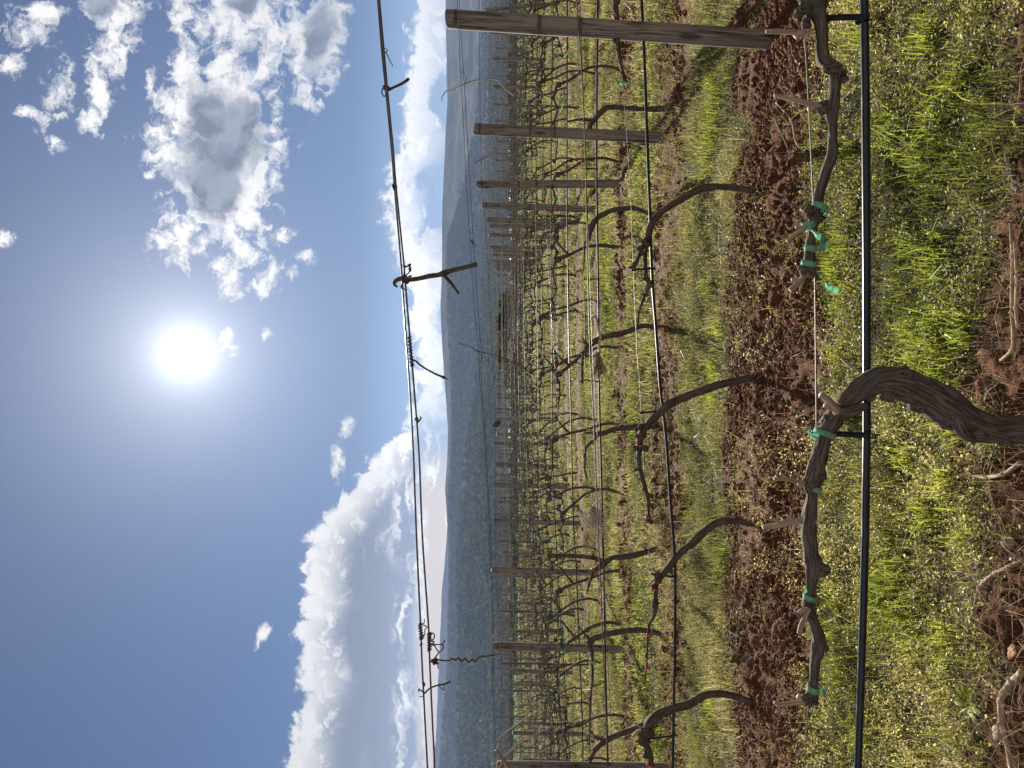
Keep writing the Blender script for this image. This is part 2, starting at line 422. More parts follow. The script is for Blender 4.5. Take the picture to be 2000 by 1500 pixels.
# ------------------------------------------------------------------ grass and weeds (stuff)
def blades(name, X, Y, h, w, bend, mat, lean=0.35, base=0.0):
    """one tapered, bent blade per point"""
    n = len(X); Z = ground_z(X, Y) - 0.006 + base
    az = RNG.uniform(0, 2 * np.pi, n); fa = RNG.uniform(0, 2 * np.pi, n)
    tilt = RNG.normal(0, lean, n)
    dx, dy = np.cos(az), np.sin(az); sx, sy = np.cos(fa), np.sin(fa)
    P0 = np.stack([X, Y, Z], 1)
    d = np.stack([dx, dy, 0 * dx], 1); s = np.stack([sx, sy, 0 * sx], 1) * (w / 2)[:, None]
    up = np.array([[0, 0, 1.0]])
    mid = P0 + up * (h * 0.55)[:, None] + d * (h * tilt * 0.35)[:, None]
    tip = P0 + up * (h * (1 - 0.35 * np.abs(bend)))[:, None] + d * (h * (tilt * 0.9 + bend * 0.55))[:, None]
    V = np.stack([P0 - s, P0 + s, mid + s * 0.8, mid - s * 0.8, tip], 1).reshape(-1, 3)
    b = np.arange(n)[:, None] * 5
    lp = np.concatenate([b + np.array([[0, 1, 2, 3]]), b + np.array([[3, 2, 4]])], 1)
    tot = np.tile([4, 3], n); st = np.concatenate([[0], np.cumsum(tot)[:-1]])
    me = mesh_np(name, V, lp.ravel(), st, tot, True); me.materials.append(mat)
    return link(name, me)
def leaflets(name, X, Y, Zoff, size, mat):
    """small oval leaves at all angles, kite shaped and folded along the rib"""
    n = len(X); Z = ground_z(X, Y) + Zoff
    a = RNG.normal(0, 1, (n, 3)); a[:, 2] *= 0.6; a /= np.linalg.norm(a, axis=1)[:, None]
    b = RNG.normal(0, 1, (n, 3)); b = np.cross(a, b); b /= np.linalg.norm(b, axis=1)[:, None]
    c = np.cross(a, b)
    P0 = np.stack([X, Y, Z], 1); s = size[:, None]
    V = np.stack([P0 - a * s * 0.5, P0 + b * s * 0.28 + c * s * 0.08 - a * s * 0.05, P0 + a * s * 0.5, P0 - b * s * 0.28 + c * s * 0.08 - a * s * 0.05], 1).reshape(-1, 3)
    b0 = np.arange(n)[:, None] * 4
    lp = np.concatenate([b0 + np.array([[0, 1, 2]]), b0 + np.array([[0, 2, 3]])], 1)
    me = mesh_np(name, V, lp.ravel(), np.arange(2 * n) * 3, np.full(2 * n, 3)); me.materials.append(mat)
    return link(name, me)
def scatter(y0, y1, dens, keep, margin=0.35):
    """points with the given density per m2 where keep(X, Y) > random, inside the view plus a step to each side"""
    area = 0.5 * (y1 - y0) * ((y0 + y1) * 0.56 * 2 + 4 * margin)
    n = int(area * dens)
    t = RNG.random(n); hw0, hw1 = y0 * 0.56 + margin, y1 * 0.56 + margin
    Y = y0 + (y1 - y0) * ((-hw0 + np.sqrt(hw0 ** 2 + t * (hw1 ** 2 - hw0 ** 2))) / (hw1 - hw0))
    X = RNG.uniform(-1, 1, n) * (Y * 0.56 + margin)
    k = keep(X, Y) > RNG.random(n)
    return X[k], Y[k]
def alley(X, Y): return np.clip(1 - soil_mask(X, Y) * 1.15, 0, 1)
def patch(X, Y, f=2.3, o=0.0): return sstep(0.42, 0.58, fbm(X * f + o, Y * f * 1.2 + o, 3))
def alley_front(X, Y):
    """grass of the alley in view: thins out towards the soil edges"""
    return alley(X, Y)

GR = []
# dense low mat, several distance bands
def band_grass(y0, y1, dens, hm, wm, name, mat, kf, lean=0.45):
    X, Y = scatter(y0, y1, dens, kf)
    n = len(X)
    h = hm * RNG.lognormal(0, 0.35, n) * (0.65 + 0.8 * patch(X, Y, 1.6, 9))
    w = wm * RNG.uniform(0.7, 1.3, n)
    return blades(name, X, Y, h, w, RNG.normal(0, 0.55, n), mat, lean)
labels = []
def stuff(o): tag(o, kind='stuff'); return o
stuff(band_grass(1.9, 3.7, 7000, 0.045, 0.0028, 'grass', M['grass'], lambda X, Y: alley(X, Y) * (0.2 + 0.8 * patch(X, Y, 2.4)) * (0.3 + 0.7 * patch(X, Y, 7.0, 8.0))))
stuff(band_grass(3.7, 6.6, 3800, 0.05, 0.0042, 'grass', M['drygrass'], lambda X, Y: alley(X, Y) * (0.25 + 0.75 * patch(X, Y, 1.9)) * (0.25 + 0.75 * patch(X, Y, 5.5, 21))))
stuff(band_grass(6.6, 14, 1500, 0.065, 0.009, 'grass', M['drygrass'], lambda X, Y: alley(X, Y) * (0.3 + 0.7 * patch(X, Y, 1.5))))
stuff(band_grass(14, 30, 330, 0.075, 0.02, 'grass', M['drygrass'], lambda X, Y: alley(X, Y) * (0.4 + 0.6 * patch(X, Y, 1.0))))
stuff(band_grass(30, 56, 80, 0.10, 0.05, 'grass', M['drygrass'], lambda X, Y: alley(X, Y) * (0.4 + 0.6 * patch(X, Y, 0.7))))
# leafy ground cover
def weeds(y0, y1, dens, size, hgt, kf):
    X, Y = scatter(y0, y1, dens, kf); n = len(X)
    z = hgt * RNG.random(n) ** 0.8 * (0.5 + 0.9 * fbm(X * 7, Y * 7, 2))
    return stuff(leaflets('ground_cover', X, Y, z, size * RNG.uniform(0.6, 1.4, n), M['weedfar']))
wk = lambda X, Y: np.clip(alley(X, Y) + 0.10 * (fbm(X * 3, Y * 3, 2) > 0.6), 0, 1) * (1.0 - 0.5 * patch(X, Y, 2.4)) * (0.22 + 0.78 * patch(X, Y, 6.5, 3.0))
def sprigs(y0, y1, dens, size, L, m, kf, wst):
    """matted weeds: each sprig is a bent stem with leaves set along it"""
    X, Y = scatter(y0, y1, dens, kf); n = len(X)
    az = RNG.uniform(0, 6.28, n); ln = L * RNG.lognormal(0, 0.35, n); el = RNG.uniform(0.25, 1.35, n)
    t = np.linspace(0.2, 1, m)[None] + RNG.normal(0, 0.05, (n, m))
    cx = np.cos(az)[:, None] * np.cos(el)[:, None]; cy = np.sin(az)[:, None] * np.cos(el)[:, None]
    px = X[:, None] + cx * t * ln[:, None] + RNG.normal(0, size * .45, (n, m)); py = Y[:, None] + cy * t * ln[:, None] + RNG.normal(0, size * .45, (n, m))
    pz = np.sin(el)[:, None] * t * ln[:, None] - 0.25 * ln[:, None] * t * t * np.cos(el)[:, None] + RNG.normal(0, size * .3, (n, m))
    pz = np.maximum(pz, 0.003)
    sz = size * RNG.uniform(0.55, 1.35, (n, m)) * (1.15 - 0.45 * t)
    stuff(leaflets('ground_cover', px.ravel(), py.ravel(), pz.ravel(), sz.ravel(), M['weed' if y0 < 3.5 else 'weedfar']))
    mb_h = ln * np.sin(el); 
    stuff(blades('weed_stems', X, Y, np.maximum(0.012, ln * 0.9), np.full(n, wst), RNG.normal(0, 0.8, n), M['weed'], 0.9))
sprigs(1.9, 3.7, 4300, 0.0128, 0.078, 9, wk, 0.0012)
sprigs(3.7, 6.6, 3600, 0.0135, 0.082, 7, lambda X, Y: np.minimum(1, wk(X, Y) * 1.25) * (0.35 + 0.65 * patch(X, Y, 4.5, 11)), 0.0018)
def thatch(y0, y1, dens, l, w):
    X, Y = scatter(y0, y1, dens, lambda X, Y: 0.12 + 0.88 * alley(X, Y)); n = len(X)
    stuff(blades('thatch', X, Y, l * RNG.lognormal(0, .4, n) * 0.35, w * RNG.uniform(.7, 1.3, n), RNG.normal(0, 1.2, n), M['thatch'], 3.2, 0.004))
sk = lambda X, Y: soil_mask(X, Y) * patch(X, Y, 1.5, 70) * (0.3 + 0.7 * patch(X, Y, 7, 5))
sprigs(3.3, 5.1, 420, 0.0085, 0.075, 9, sk, 0.0014)
sprigs(5.9, 9.5, 500, 0.0135, 0.10, 7, lambda X, Y: soil_mask(X, Y) * (0.15 + 0.85 * patch(X, Y, 2.0, 20)), 0.0025)
thatch(1.8, 3.7, 2600, 0.05, 0.0022); thatch(3.7, 6.6, 1000, 0.06, 0.0035)
weeds(6.6, 14, 4200, 0.024, 0.07, wk)
weeds(14, 30, 900, 0.05, 0.09, wk)
weeds(30, 56, 130, 0.10, 0.10, wk)
# straw and prunings on the tilled soil and through the turf
X, Y = scatter(1.7, 3.6, 2700, lambda X, Y: 0.07 + 0.9 * (Y + TAN * X < 2.3))
n = len(X); stuff(blades('straw', X, Y, RNG.uniform(0.02, 0.10, n), RNG.uniform(0.0010, 0.0021, n), RNG.normal(0, 1.2, n), M['straw'], 1.9))
X, Y = scatter(3.3, 8, 600, lambda X, Y: 0.15 + 0.85 * soil_mask(X, Y) * patch(X, Y, 2.2, 50))
n = len(X); stuff(blades('straw', X, Y, RNG.uniform(0.03, 0.13, n), RNG.uniform(0.0012, 0.0023, n), RNG.normal(0, 1.2, n), M['straw'], 1.9))
# long dry stems lying through the turf
X, Y = scatter(2.0, 3.6, 130, alley); n = len(X)
stuff(blades('dry_stems', X, Y, RNG.uniform(0.07, 0.17, n), RNG.uniform(0.0012, 0.0022, n), RNG.normal(0, 1.0, n), M['straw'], 1.5, 0.02))
# small sprigs on the bare soil
X, Y = scatter(3.2, 5.2, 17, lambda X, Y: soil_mask(X, Y) * patch(X, Y, 1.6, 70))
sd = RNG.uniform(0.015, 0.05, len(X) * 44)
Xs = np.repeat(X, 44) + RNG.normal(0, 1, len(X) * 44) * sd; Ys = np.repeat(Y, 44) + RNG.normal(0, 1, len(X) * 44) * sd
stuff(leaflets('sprig_cover', Xs, Ys, RNG.uniform(0, 0.075, len(Xs)), RNG.uniform(0.007, 0.016, len(Xs)), M['weed']))
# tall bright tussocks
def tussock_pts(cs, per, rad):
    X = np.concatenate([c.x + RNG.normal(0, rad * s, int(per * s)) for c, s in cs]); Y = np.concatenate([c.y + RNG.normal(0, rad * s * 0.7, int(per * s)) for c, s in cs])
    return X, Y
cs = [(PG(x, y), s) for x, y, s in [(1750, 265, 1.1), (1800, 300, .8), (1835, 235, .8), (1840, 520, 1.1), (1790, 480, .7), (1830, 660, 1.2), (1800, 700, .9), (1850, 735, .8), (1790, 640, .7),
      (1760, 1120, 1.1), (1730, 1175, 1.3), (1770, 1210, 1.1), (1800, 1240, .8), (1740, 1150, 1.0), (1690, 60, 1.0), (1655, 480, 1.0), (1640, 530, .9), (1660, 590, .6), (1645, 690, .5), (1640, 1170, .8), (1630, 1240, .9),
      (1860, 1260, .9), (1700, 1430, .8), (1820, 70, .7), (1880, 150, .7), (1900, 1050, .7), (1890, 640, .8), (1650, 1310, .6), (1880, 830, .8), (1860, 950, .7), (1670, 300, .6), (1780, 900, .6), (1820, 1000, .6)]]
cs += [(PG(x, y), s * 1.3) for x, y, s in [(1400, 200, 1.4), (1395, 260, 1.2), (1400, 150, 1), (1385, 310, .8), (1410, 640, .7), (1400, 720, .8), (1415, 1090, .9), (1395, 1370, 1.0), (1390, 1420, .8), (1390, 560, .6), (1400, 780, .7)]]
X, Y = tussock_pts(cs, 95, 0.05); n = len(X)
stuff(blades('tall_grass', X, Y, RNG.uniform(0.05, 0.135, n), RNG.uniform(0.0028, 0.0056, n), RNG.normal(0, 0.7, n), M['lush'], 0.5))
X, Y = scatter(4.6, 6.2, 600, lambda X, Y: alley(X, Y) * patch(X, Y, 1.4, 31) * 0.8); n = len(X)
stuff(blades('tall_grass', X, Y, RNG.uniform(0.05, 0.12, n), RNG.uniform(0.004, 0.007, n), RNG.normal(0, 0.6, n), M['grass'], 0.4))
X, Y = scatter(6.9, 13, 320, lambda X, Y: alley(X, Y) * patch(X, Y, 1.0, 13)); n = len(X)
stuff(blades('tall_grass', X, Y, RNG.uniform(0.06, 0.13, n), RNG.uniform(0.007, 0.013, n), RNG.normal(0, 0.6, n), M['lush'], 0.4))

# clods on the tilled strips
def clods(y0, y1, dens, smin, smax, mat, name):
    X, Y = scatter(y0, y1, dens, lambda X, Y: soil_mask(X, Y) * (0.12 + 0.88 * patch(X, Y, 1.7, 40)))
    n = len(X)
    base = MB(); blob(base, (0, 0, 0), 1.0, 1, 0.55, (6, 5)); bv = np.concatenate(base.V); bf = base.F
    th = RNG.uniform(0, 6.28, n); s = smin * (smax / smin) ** (RNG.random(n) ** 2.2)
    ax = np.stack([s * RNG.uniform(0.7, 1.3, n), s * RNG.uniform(0.7, 1.3, n), s * RNG.uniform(0.55, 0.95, n)], 1)
    ji = 1 + RNG.normal(0, 0.16, (n, len(bv), 1))
    L = bv[None] * ax[:, None] * ji
    c, sn = np.cos(th)[:, None], np.sin(th)[:, None]
    V = np.stack([L[..., 0] * c - L[..., 1] * sn + X[:, None], L[..., 0] * sn + L[..., 1] * c + Y[:, None], L[..., 2] + (ground_z(X, Y) + s * 0.15)[:, None]], -1).reshape(-1, 3)
    lens = np.array([len(f) for f in bf]); flat = np.array([i for f in bf for i in f])
    lp = (flat[None] + np.arange(n)[:, None] * len(bv)).ravel(); tot = np.tile(lens, n)
    me = mesh_np(name, V, lp, np.concatenate([[0], np.cumsum(tot)[:-1]]), tot, False); me.materials.append(mat)
    stuff(link(name, me))
clods(3.2, 5.0, 6500, 0.0035, 0.022, M['clod'], 'soil_clods')
clods(5.8, 10.5, 330, 0.012, 0.05, M['clod'], 'soil_clods')
clods(1.7, 2.5, 900, 0.004, 0.018, M['clod'], 'soil_clods')

# ------------------------------------------------------------------ posts
def post_mesh(h, r, seed, sides=20):
    mb = MB(); rs = np.random.default_rng(seed)
    zs = np.concatenate([np.linspace(-0.25, h - 0.006, 24), [h]])
    V = []; a = np.linspace(0, 2 * np.pi, sides, endpoint=False)
    for z in zs:
        rr = r * (1 + 0.05 * (fbm(np.cos(a) * 1.5 + seed, np.sin(a) * 1.5 + z * 0.8, 2) - 0.5) * 2) * (1.02 - 0.03 * z / h)
        if z == h: rr = rr - 0.005
        V.append(np.stack([np.cos(a) * rr, np.sin(a) * rr, np.full(sides, z) + (0.006 * np.cos(a + seed) if z > h - 0.01 else 0)], 1))
    Fc = []
    for i in range(len(zs) - 1):
        for j in range(sides):
            k = (j + 1) % sides
            Fc.append((i * sides + j, i * sides + k, (i + 1) * sides + k, (i + 1) * sides + j))
    Fc.append(tuple((len(zs) - 1) * sides + j for j in range(sides)))
    mb.add(np.concatenate(V), Fc)
    return mb.mesh('wooden_post', M['wood'])
PM = [post_mesh(1.75, 0.050, s) for s in range(5)]
def staple_mesh(h, r=0.050, seed=0):
    mb = MB()
    if True:
        a = np.linspace(-2.6, -0.5, 8)
        for q in (-0.006, 0.0, 0.007):
            tube(mb, [(math.cos(t) * (r + 0.0035), math.sin(t) * (r + 0.0035), h + q + 0.004 * math.sin(t * 3 + q * 400)) for t in a], 0.0017, 5, 1)
        rs = random.Random(seed + int(h * 100))
        for q in range(3):
            p0 = Vector((rs.uniform(-.03, .03), -r - 0.004, h)); p1 = p0 + Vector((rs.uniform(-.02, .02), -0.018, rs.uniform(-.02, .02)))
            tube(mb, [(0.0, -r - 0.003, h), p0, (p0 + p1) / 2 + Vector((0.006, -.004, .004)), p1], 0.0012, 4, 3)
    return mb.mesh('wire_tie', M['darkwire'])
TM = [staple_mesh(h) for h in (1.70, 1.25, 1.03)]
POST_OVR = {(2, 0): ((872, 37), (1503, 78)), (3, 0): ((925, 252), (1308, 270)), (4, 0): ((932, 360.5), (1214, 359)), (5, 0): ((942, 401), (1168, 409)),
            (3, -1): ((970, 1496), (1272, 1500)), (4, -1): ((964, 1261), (1228, 1268)), (5, -1): ((960, 1112.5), (1176, 1119)), (6, -1): ((962, 1017), (1137, 1022)),
            (8, 1): ((948, 20), (1098, 6))}
LINE = {-4: 'outermost post line at the left', -3: 'third post line left of centre', -2: 'second post line left of centre', -1: 'first post line left of centre', 0: 'first post line right of centre', 1: 'second post line right of centre', 2: 'third post line right of centre', 3: 'outermost post line at the right'}
SPECIAL = {(2, 0): 'biggest and nearest weathered wooden post, with dark stains and knots', (3, 0): 'second nearest round wooden post, just behind the tallest one',
           (4, -1): 'tallest wooden post on the left side, standing in the grass behind the second hose'}
POSTX = {}
def add_post(r, k):
    Xa = 1.45 + 6 * k; Y = (row_d0(r) - TAN * Xa) / (1 + TAN * 0.118); X = Xa + 0.118 * Y
    jit = random.Random(r * 31 + k)
    u = X / Y * F + U0
    if u < -70 or u > 1570: return
    if (r, k) in POST_OVR:
        (tx, ty), (bx, by) = POST_OVR[(r, k)]
        D = Y; top = P(tx, ty, D); bot = P(bx, by, D)
    else:
        X += jit.uniform(-.12, .12); z = float(base_z(np.array(X), np.array(Y)))
        bot = Vector((X, Y, z)); h = 1.75 * jit.uniform(0.97, 1.03)
        top = bot + Vector((h * (0.03 + jit.uniform(-.02, .02)), jit.uniform(-.02, .02), h))
    POSTX.setdefault(r, []).append(bot.x)
    e = link('wooden_post', PM[(r * 3 + k) % 5])
    d = top - bot
    e.location = bot; e.rotation_euler = d.to_track_quat('Z', 'Y').to_euler() if False else (math.atan2(-d.y, d.z), math.atan2(d.x, d.z), 0)
    s = d.length / 1.75; e.scale = (1, 1, s)
    if r <= 6:
        for tm in TM: link('wire_tie', tm, e)
    lab = SPECIAL.get((r, k)) or 'wooden post of the %s row, %s' % (ordinal(r), LINE[k])
    tag(e, lab, 'post', 'wooden posts of the vineyard trellis')
for r in range(2, NROWS + 1):
    for k in range(-4, 4): add_post(r, k)
# thin steel stakes between the wooden posts on the left
def stake_mesh():
    mb = MB()
    w, t, f = 0.019, 0.004, 0.03
    prof = [(-w, 0), (w, 0), (w, t), (t, t), (t, f), (-t, f), (-t, t), (-w, t)]
    V = [(x, y, z) for z in (-0.3, 1.72) for x, y in prof]
    mb.add(V, [(i, (i + 1) % 8, 8 + (i + 1) % 8, 8 + i) for i in range(8)] + [tuple(range(7, -1, -1)), tuple(range(8, 16))])
    for i in range(26):
        z = 0.1 + i * 0.06
        mb.add([(-.006, -.007, z), (.006, -.007, z), (.006, 0, z), (-.006, 0, z), (-.006, -.007, z + .016), (.006, -.007, z + .016), (.006, 0, z + .016), (-.006, 0, z + .016)],
               [(0, 1, 5, 4), (0, 3, 2, 1), (4, 5, 6, 7), (0, 4, 7, 3), (1, 2, 6, 5)])
    return mb.mesh('steel_stake', M['steel'], False)
SM = stake_mesh(); cnt = 0
for r in range(6, NROWS + 1, 1):
    for k in range(-4, 0):
        Xa = 1.45 + 6 * k - 3.0; Y = (row_d0(r) - TAN * Xa) / (1 + TAN * 0.118); X = Xa + 0.118 * Y
        u = X / Y * F + U0
        if u < 0 or u > 700: continue
        e = link('steel_stake', SM); e.location = (X, Y, float(base_z(np.array(X), np.array(Y)))); e.scale = (1, 1, 1.03)
        e.rotation_euler = (0, 0.03 + random.uniform(-.02, .02), 0)
        tag(e, 'thin dark steel stake of the %s row, in the %s gap left of centre' % (ordinal(r), ordinal(-k)), 'stake', 'thin stakes between the wooden posts')

# ------------------------------------------------------------------ wires and hoses
def wire(name, pts, rad, mat, label, cat, group, sides=6, n=6):
    mb = MB(); tube(mb, pts, rad, sides, n); o = mb.build(name, mat)
    return tag(o, label, cat, group)
G1 = 'trellis wires'; G2 = 'drip irrigation hoses'
def ext(pl, a=-60, b=1560):
    (y0, x0), (y1, x1) = pl[0], pl[1]; (y2, x2), (y3, x3) = pl[-2], pl[-1]
    return [(a, x0 + (x1 - x0) / (y1 - y0) * (a - y0))] + pl + [(b, x3 + (x3 - x2) / (y3 - y2) * (b - y3))]
W1A = [(0, 738), (100, 746), (170, 753), (300, 765.5), (360, 770), (500, 782), (600, 789), (700, 796), (800, 803), (900, 808), (1050, 813.5), (1225, 821.5), (1310, 825), (1500, 835)]
W1B = [(0, 741), (170, 756), (300, 768.5), (360, 773), (500, 787), (600, 795.5), (700, 804), (800, 812), (900, 819), (1050, 825), (1225, 837), (1310, 840), (1500, 849)]
W1C = [(0, 1567), (75, 1572), (190, 1579), (390, 1588), (560, 1592), (700, 1593.5), (840, 1595), (900, 1596), (1040, 1595), (1150, 1591), (1240, 1588), (1330, 1583), (1430, 1575), (1500, 1573)]
H1 = [(0, 1688), (130, 1690), (300, 1691.5), (490, 1692.5), (800, 1693), (900, 1692), (1040, 1690), (1180, 1686.5), (1260, 1684), (1380, 1680), (1500, 1676)]
H2 = [(0, 1253), (60, 1256), (150, 1260), (270, 1264), (430, 1270), (500, 1272), (575, 1276), (630, 1280.5), (750, 1289), (800, 1295), (870, 1302), (950, 1307.5), (1010, 1312), (1060, 1316), (1120, 1318.5), (1280, 1318), (1400, 1315.5), (1500, 1314)]
W2C = [(0, 1200), (75, 1207), (130, 1215), (275, 1225), (380, 1232), (500, 1236), (700, 1245), (760, 1250), (1000, 1262), (1150, 1272), (1260, 1274), (1400, 1274), (1500, 1272)]
W2R = [(0, 1126), (75, 1132), (170, 1138), (290, 1143), (400, 1145.5), (500, 1147.5), (600, 1150), (700, 1153), (750, 1156), (850, 1161), (950, 1165), (1080, 1170), (1160, 1174), (1250, 1177), (1400, 1184), (1500, 1186)]
W2A = [(0, 893), (60, 896), (150, 900), (275, 907), (375, 912), (500, 920), (570, 924), (650, 931), (690, 935), (750, 937.5), (850, 946), (1000, 954), (1125, 959), (1250, 962), (1330, 961.5), (1410, 965), (1500, 966.5)]
W2B = [(0, 897), (80, 901), (150, 906), (275, 913), (375, 919), (500, 926.5), (570, 931.5), (650, 936.5), (690, 940), (750, 941), (850, 948), (1000, 956), (1125, 961), (1250, 964.5), (1330, 964), (1410, 967), (1500, 969)]
W2M = [(0, 1048), (55, 1052), (200, 1058), (360, 1063), (600, 1076), (800, 1090), (1000, 1104), (1250, 1116), (1500, 1120)]
H3 = [(0, 1167.5), (250, 1165.5), (375, 1166), (600, 1169), (750, 1170), (900, 1174), (1050, 1177.5), (1150, 1180), (1250, 1181.5), (1400, 1185), (1500, 1187.5)]
W3C = [(0, 1128), (200, 1132), (375, 1138), (500, 1140), (700, 1142), (800, 1145), (1000, 1153), (1250, 1157), (1500, 1153)]
W3A = [(0, 936), (200, 937.5), (275, 939), (350, 941), (470, 950), (570, 956), (650, 960), (750, 965), (850, 967.5), (1125, 969), (1250, 979), (1400, 979), (1500, 975)]
H4 = [(0, 1108), (250, 1107.5), (375, 1107.5), (600, 1110), (700, 1112), (800, 1115), (900, 1117), (1030, 1120), (1100, 1125), (1230, 1130), (1400, 1137), (1500, 1139)]
def prow(pl, r, off=0): return [PR(x, y, r, off) for y, x in ext(pl)]
wire('trellis_wire', prow(W1A, 1), 0.0021, M['darkwire'], 'upper of the two dark wires crossing the clouds above the nearest row', 'wire', G1, 8)
wire('trellis_wire', prow(W1B, 1, 0.02), 0.0021, M['darkwire'], 'lower of the two dark wires crossing the clouds above the nearest row', 'wire', G1, 8)
wire('trellis_wire', prow(W1C, 1), 0.0017, M['wire'], 'bright thin wire beside the cordon of the nearest grapevine', 'wire', G1, 8)
wire('drip_hose', prow(H1, 1, 0.0), 0.0086, M['hose'], 'thickest black drip hose, running over the grass in front', 'hose', G2, 16)
wire('drip_hose', prow(H2, 2), 0.0083, M['hosefar'], 'black drip hose of the second row, in front of the tallest post', 'hose', G2, 12)
wire('trellis_wire', prow(W2C, 2), 0.0017, M['wire'], 'thin cordon wire just above the hose of the second row', 'wire', G1)
wire('trellis_wire', prow(W2R, 2, 0.07), 0.0036, M['rust'], 'rusty thick wire of the second row, level with the third hose', 'wire', G1)
wire('trellis_wire', prow([(y, x + 4 + (y - 600) * 0.006) for y, x in W2R if y >= 600], 2, 0.03), 0.002, M['darkwire'], 'thin dark wire that parts from the rusty wire of the second row', 'wire', G1)
wire('trellis_wire', prow(W2A, 2), 0.0016, M['darkwire'], 'upper of the two top wires of the second row, before the mountain', 'wire', G1)
wire('trellis_wire', prow(W2B, 2, 0.05), 0.0016, M['darkwire'], 'lower of the two top wires of the second row, before the mountain', 'wire', G1)
wire('trellis_wire', prow(W2M, 2, 0.06), 0.0015, M['darkwire'], 'middle wire of the second row, halfway up the tallest post', 'wire', G1)
wire('drip_hose', prow(H3, 3), 0.0083, M['hosefar'], 'black drip hose of the third row, below the rusty wire', 'hose', G2, 10)
wire('trellis_wire', prow(W3C, 3), 0.0018, M['wire'], 'thin cordon wire just above the hose of the third row', 'wire', G1)
wire('trellis_wire', prow(W3A, 3), 0.0022, M['darkwire'], 'top wire of the third row, before the foot of the mountain', 'wire', G1)
wire('drip_hose', prow(H4, 4), 0.0083, M['hosefar'], 'black drip hose of the fourth row', 'hose', G2, 8)
def row_line(r, h, sag, seed, off=0.0, step=1.0):
    rs = random.Random(seed); D = row_d0(r); X0, X1 = -0.56 * D - 1.0, 0.56 * D + 1.0
    pts = []; X = X0; ph = rs.uniform(0, 6)
    while X < X1 + step:
        Y = row_y(r, X) - off
        pts.append((X, Y, float(base_z(np.array(X), np.array(Y))) + h + sag * math.sin(X * 1.05 + ph) + rs.uniform(-1, 1) * sag * 0.4)); X += step
    return pts
for r in range(3, NROWS + 1):
    R = ordinal(r)
    if r >= 5: wire('drip_hose', row_line(r, 0.67, 0.012, r), 0.0085, M['hosefar'], 'black drip hose of the %s row from the camera' % R, 'hose', G2, 6, 3)
    if r >= 4: wire('trellis_wire', row_line(r, 0.80, 0.006, r + 40), 0.002 + 0.00006 * r, M['wirefar'], 'lowest wire of the %s row, above its drip hose' % R, 'wire', G1, 5, 2)
    wire('trellis_wire', row_line(r, 1.03, 0.008, r + 80, 0.06), 0.0021 + 0.00006 * r, M['wirefar' if r % 2 else 'rust'], 'second lowest wire of the %s row' % R, 'wire', G1, 5, 2)
    wire('trellis_wire', row_line(r, 1.27, 0.008, r + 120, -0.06), 0.0019 + 0.00006 * r, M['wirefar'], 'second highest wire of the %s row' % R, 'wire', G1, 5, 2)
    wire('trellis_wire', row_line(r, 1.45, 0.012, r + 200, 0.05), 0.0018 + 0.00006 * r, M['wirefar'], 'middle wire of the %s row, second from the top but one' % R if False else 'wire in the middle of the %s row' % R, 'wire', G1, 5, 2)
    if r >= 4: wire('trellis_wire', row_line(r, 1.66, 0.01, r + 160), 0.0021 + 0.00006 * r, M['wirefar'], 'topmost wire of the %s row' % R, 'wire', G1, 5, 2)

# hanger straps between hose and wire
def hanger(r, xt, yt, xb, yb, wid, label, hose_r=0.0085, off=0.012):
    a = np.array(PR(xt, yt, r, off)); b = np.array(PR(xb, yb, r, off)); ax = np.array([math.cos(ANG), -math.sin(ANG), 0])
    mb = MB()
    d = np.array([0, -1.0, 0]); up = (a - b) / np.linalg.norm(a - b)
    loop = [b + up * (hose_r + 0.004 + 0.001), b + d * 0.0 - d * 0 + up * 0.004 + d * hose_r * 0.4, b + d * (hose_r * 0.55) - up * 0.004, b - up * (hose_r + 0.002) - d * 0.008, b - d * 0.02, b - d * 0.017 + up * (hose_r + 0.005)]
    ribbon(mb, [a, (a * 2 + b) / 3 + d * 0.002, (a + 2 * b) / 3 + d * 0.001] + loop, wid, ax, 0.0012)
    blob(mb, a, wid * 0.75, 3, 0.3)
    tag(mb.build('hose_hanger', M['strap'], smooth=False), label, 'hanger', 'straps that hang the drip hoses')
hanger(1, 1603, 846, 1692, 850, 0.0125, 'black strap holding the front hose beside the gnarled trunk')
hanger(1, 1612, 36, 1690, 33, 0.0125, 'black strap holding the front hose below the thick cordon knot')
hanger(2, 1236, 527, 1276, 524, 0.012, 'black strap under the forked vine head of the second row')
hanger(2, 1252, 806, 1293, 803, 0.012, 'black strap beside the leaning trunk in the middle of the second row')
hanger(2, 1274, 1121, 1317, 1127, 0.012, 'black strap by the vine with red ties in the second row')
hanger(2, 1273, 1442, 1316, 1437, 0.012, 'black strap near the left end of the hose in the second row')
hanger(3, 1141, 545, 1169, 545, 0.012, 'black strap on the third hose near the isolated thick trunk fork')
hanger(3, 1146, 329, 1166, 330, 0.012, 'black strap on the third hose left of the second nearest post')
hanger(3, 1143, 742, 1170, 746, 0.012, 'black strap on the third hose beside the straw tuft')
hanger(3, 1158, 1340, 1182, 1332, 0.012, 'black strap with a red tie on the third hose')
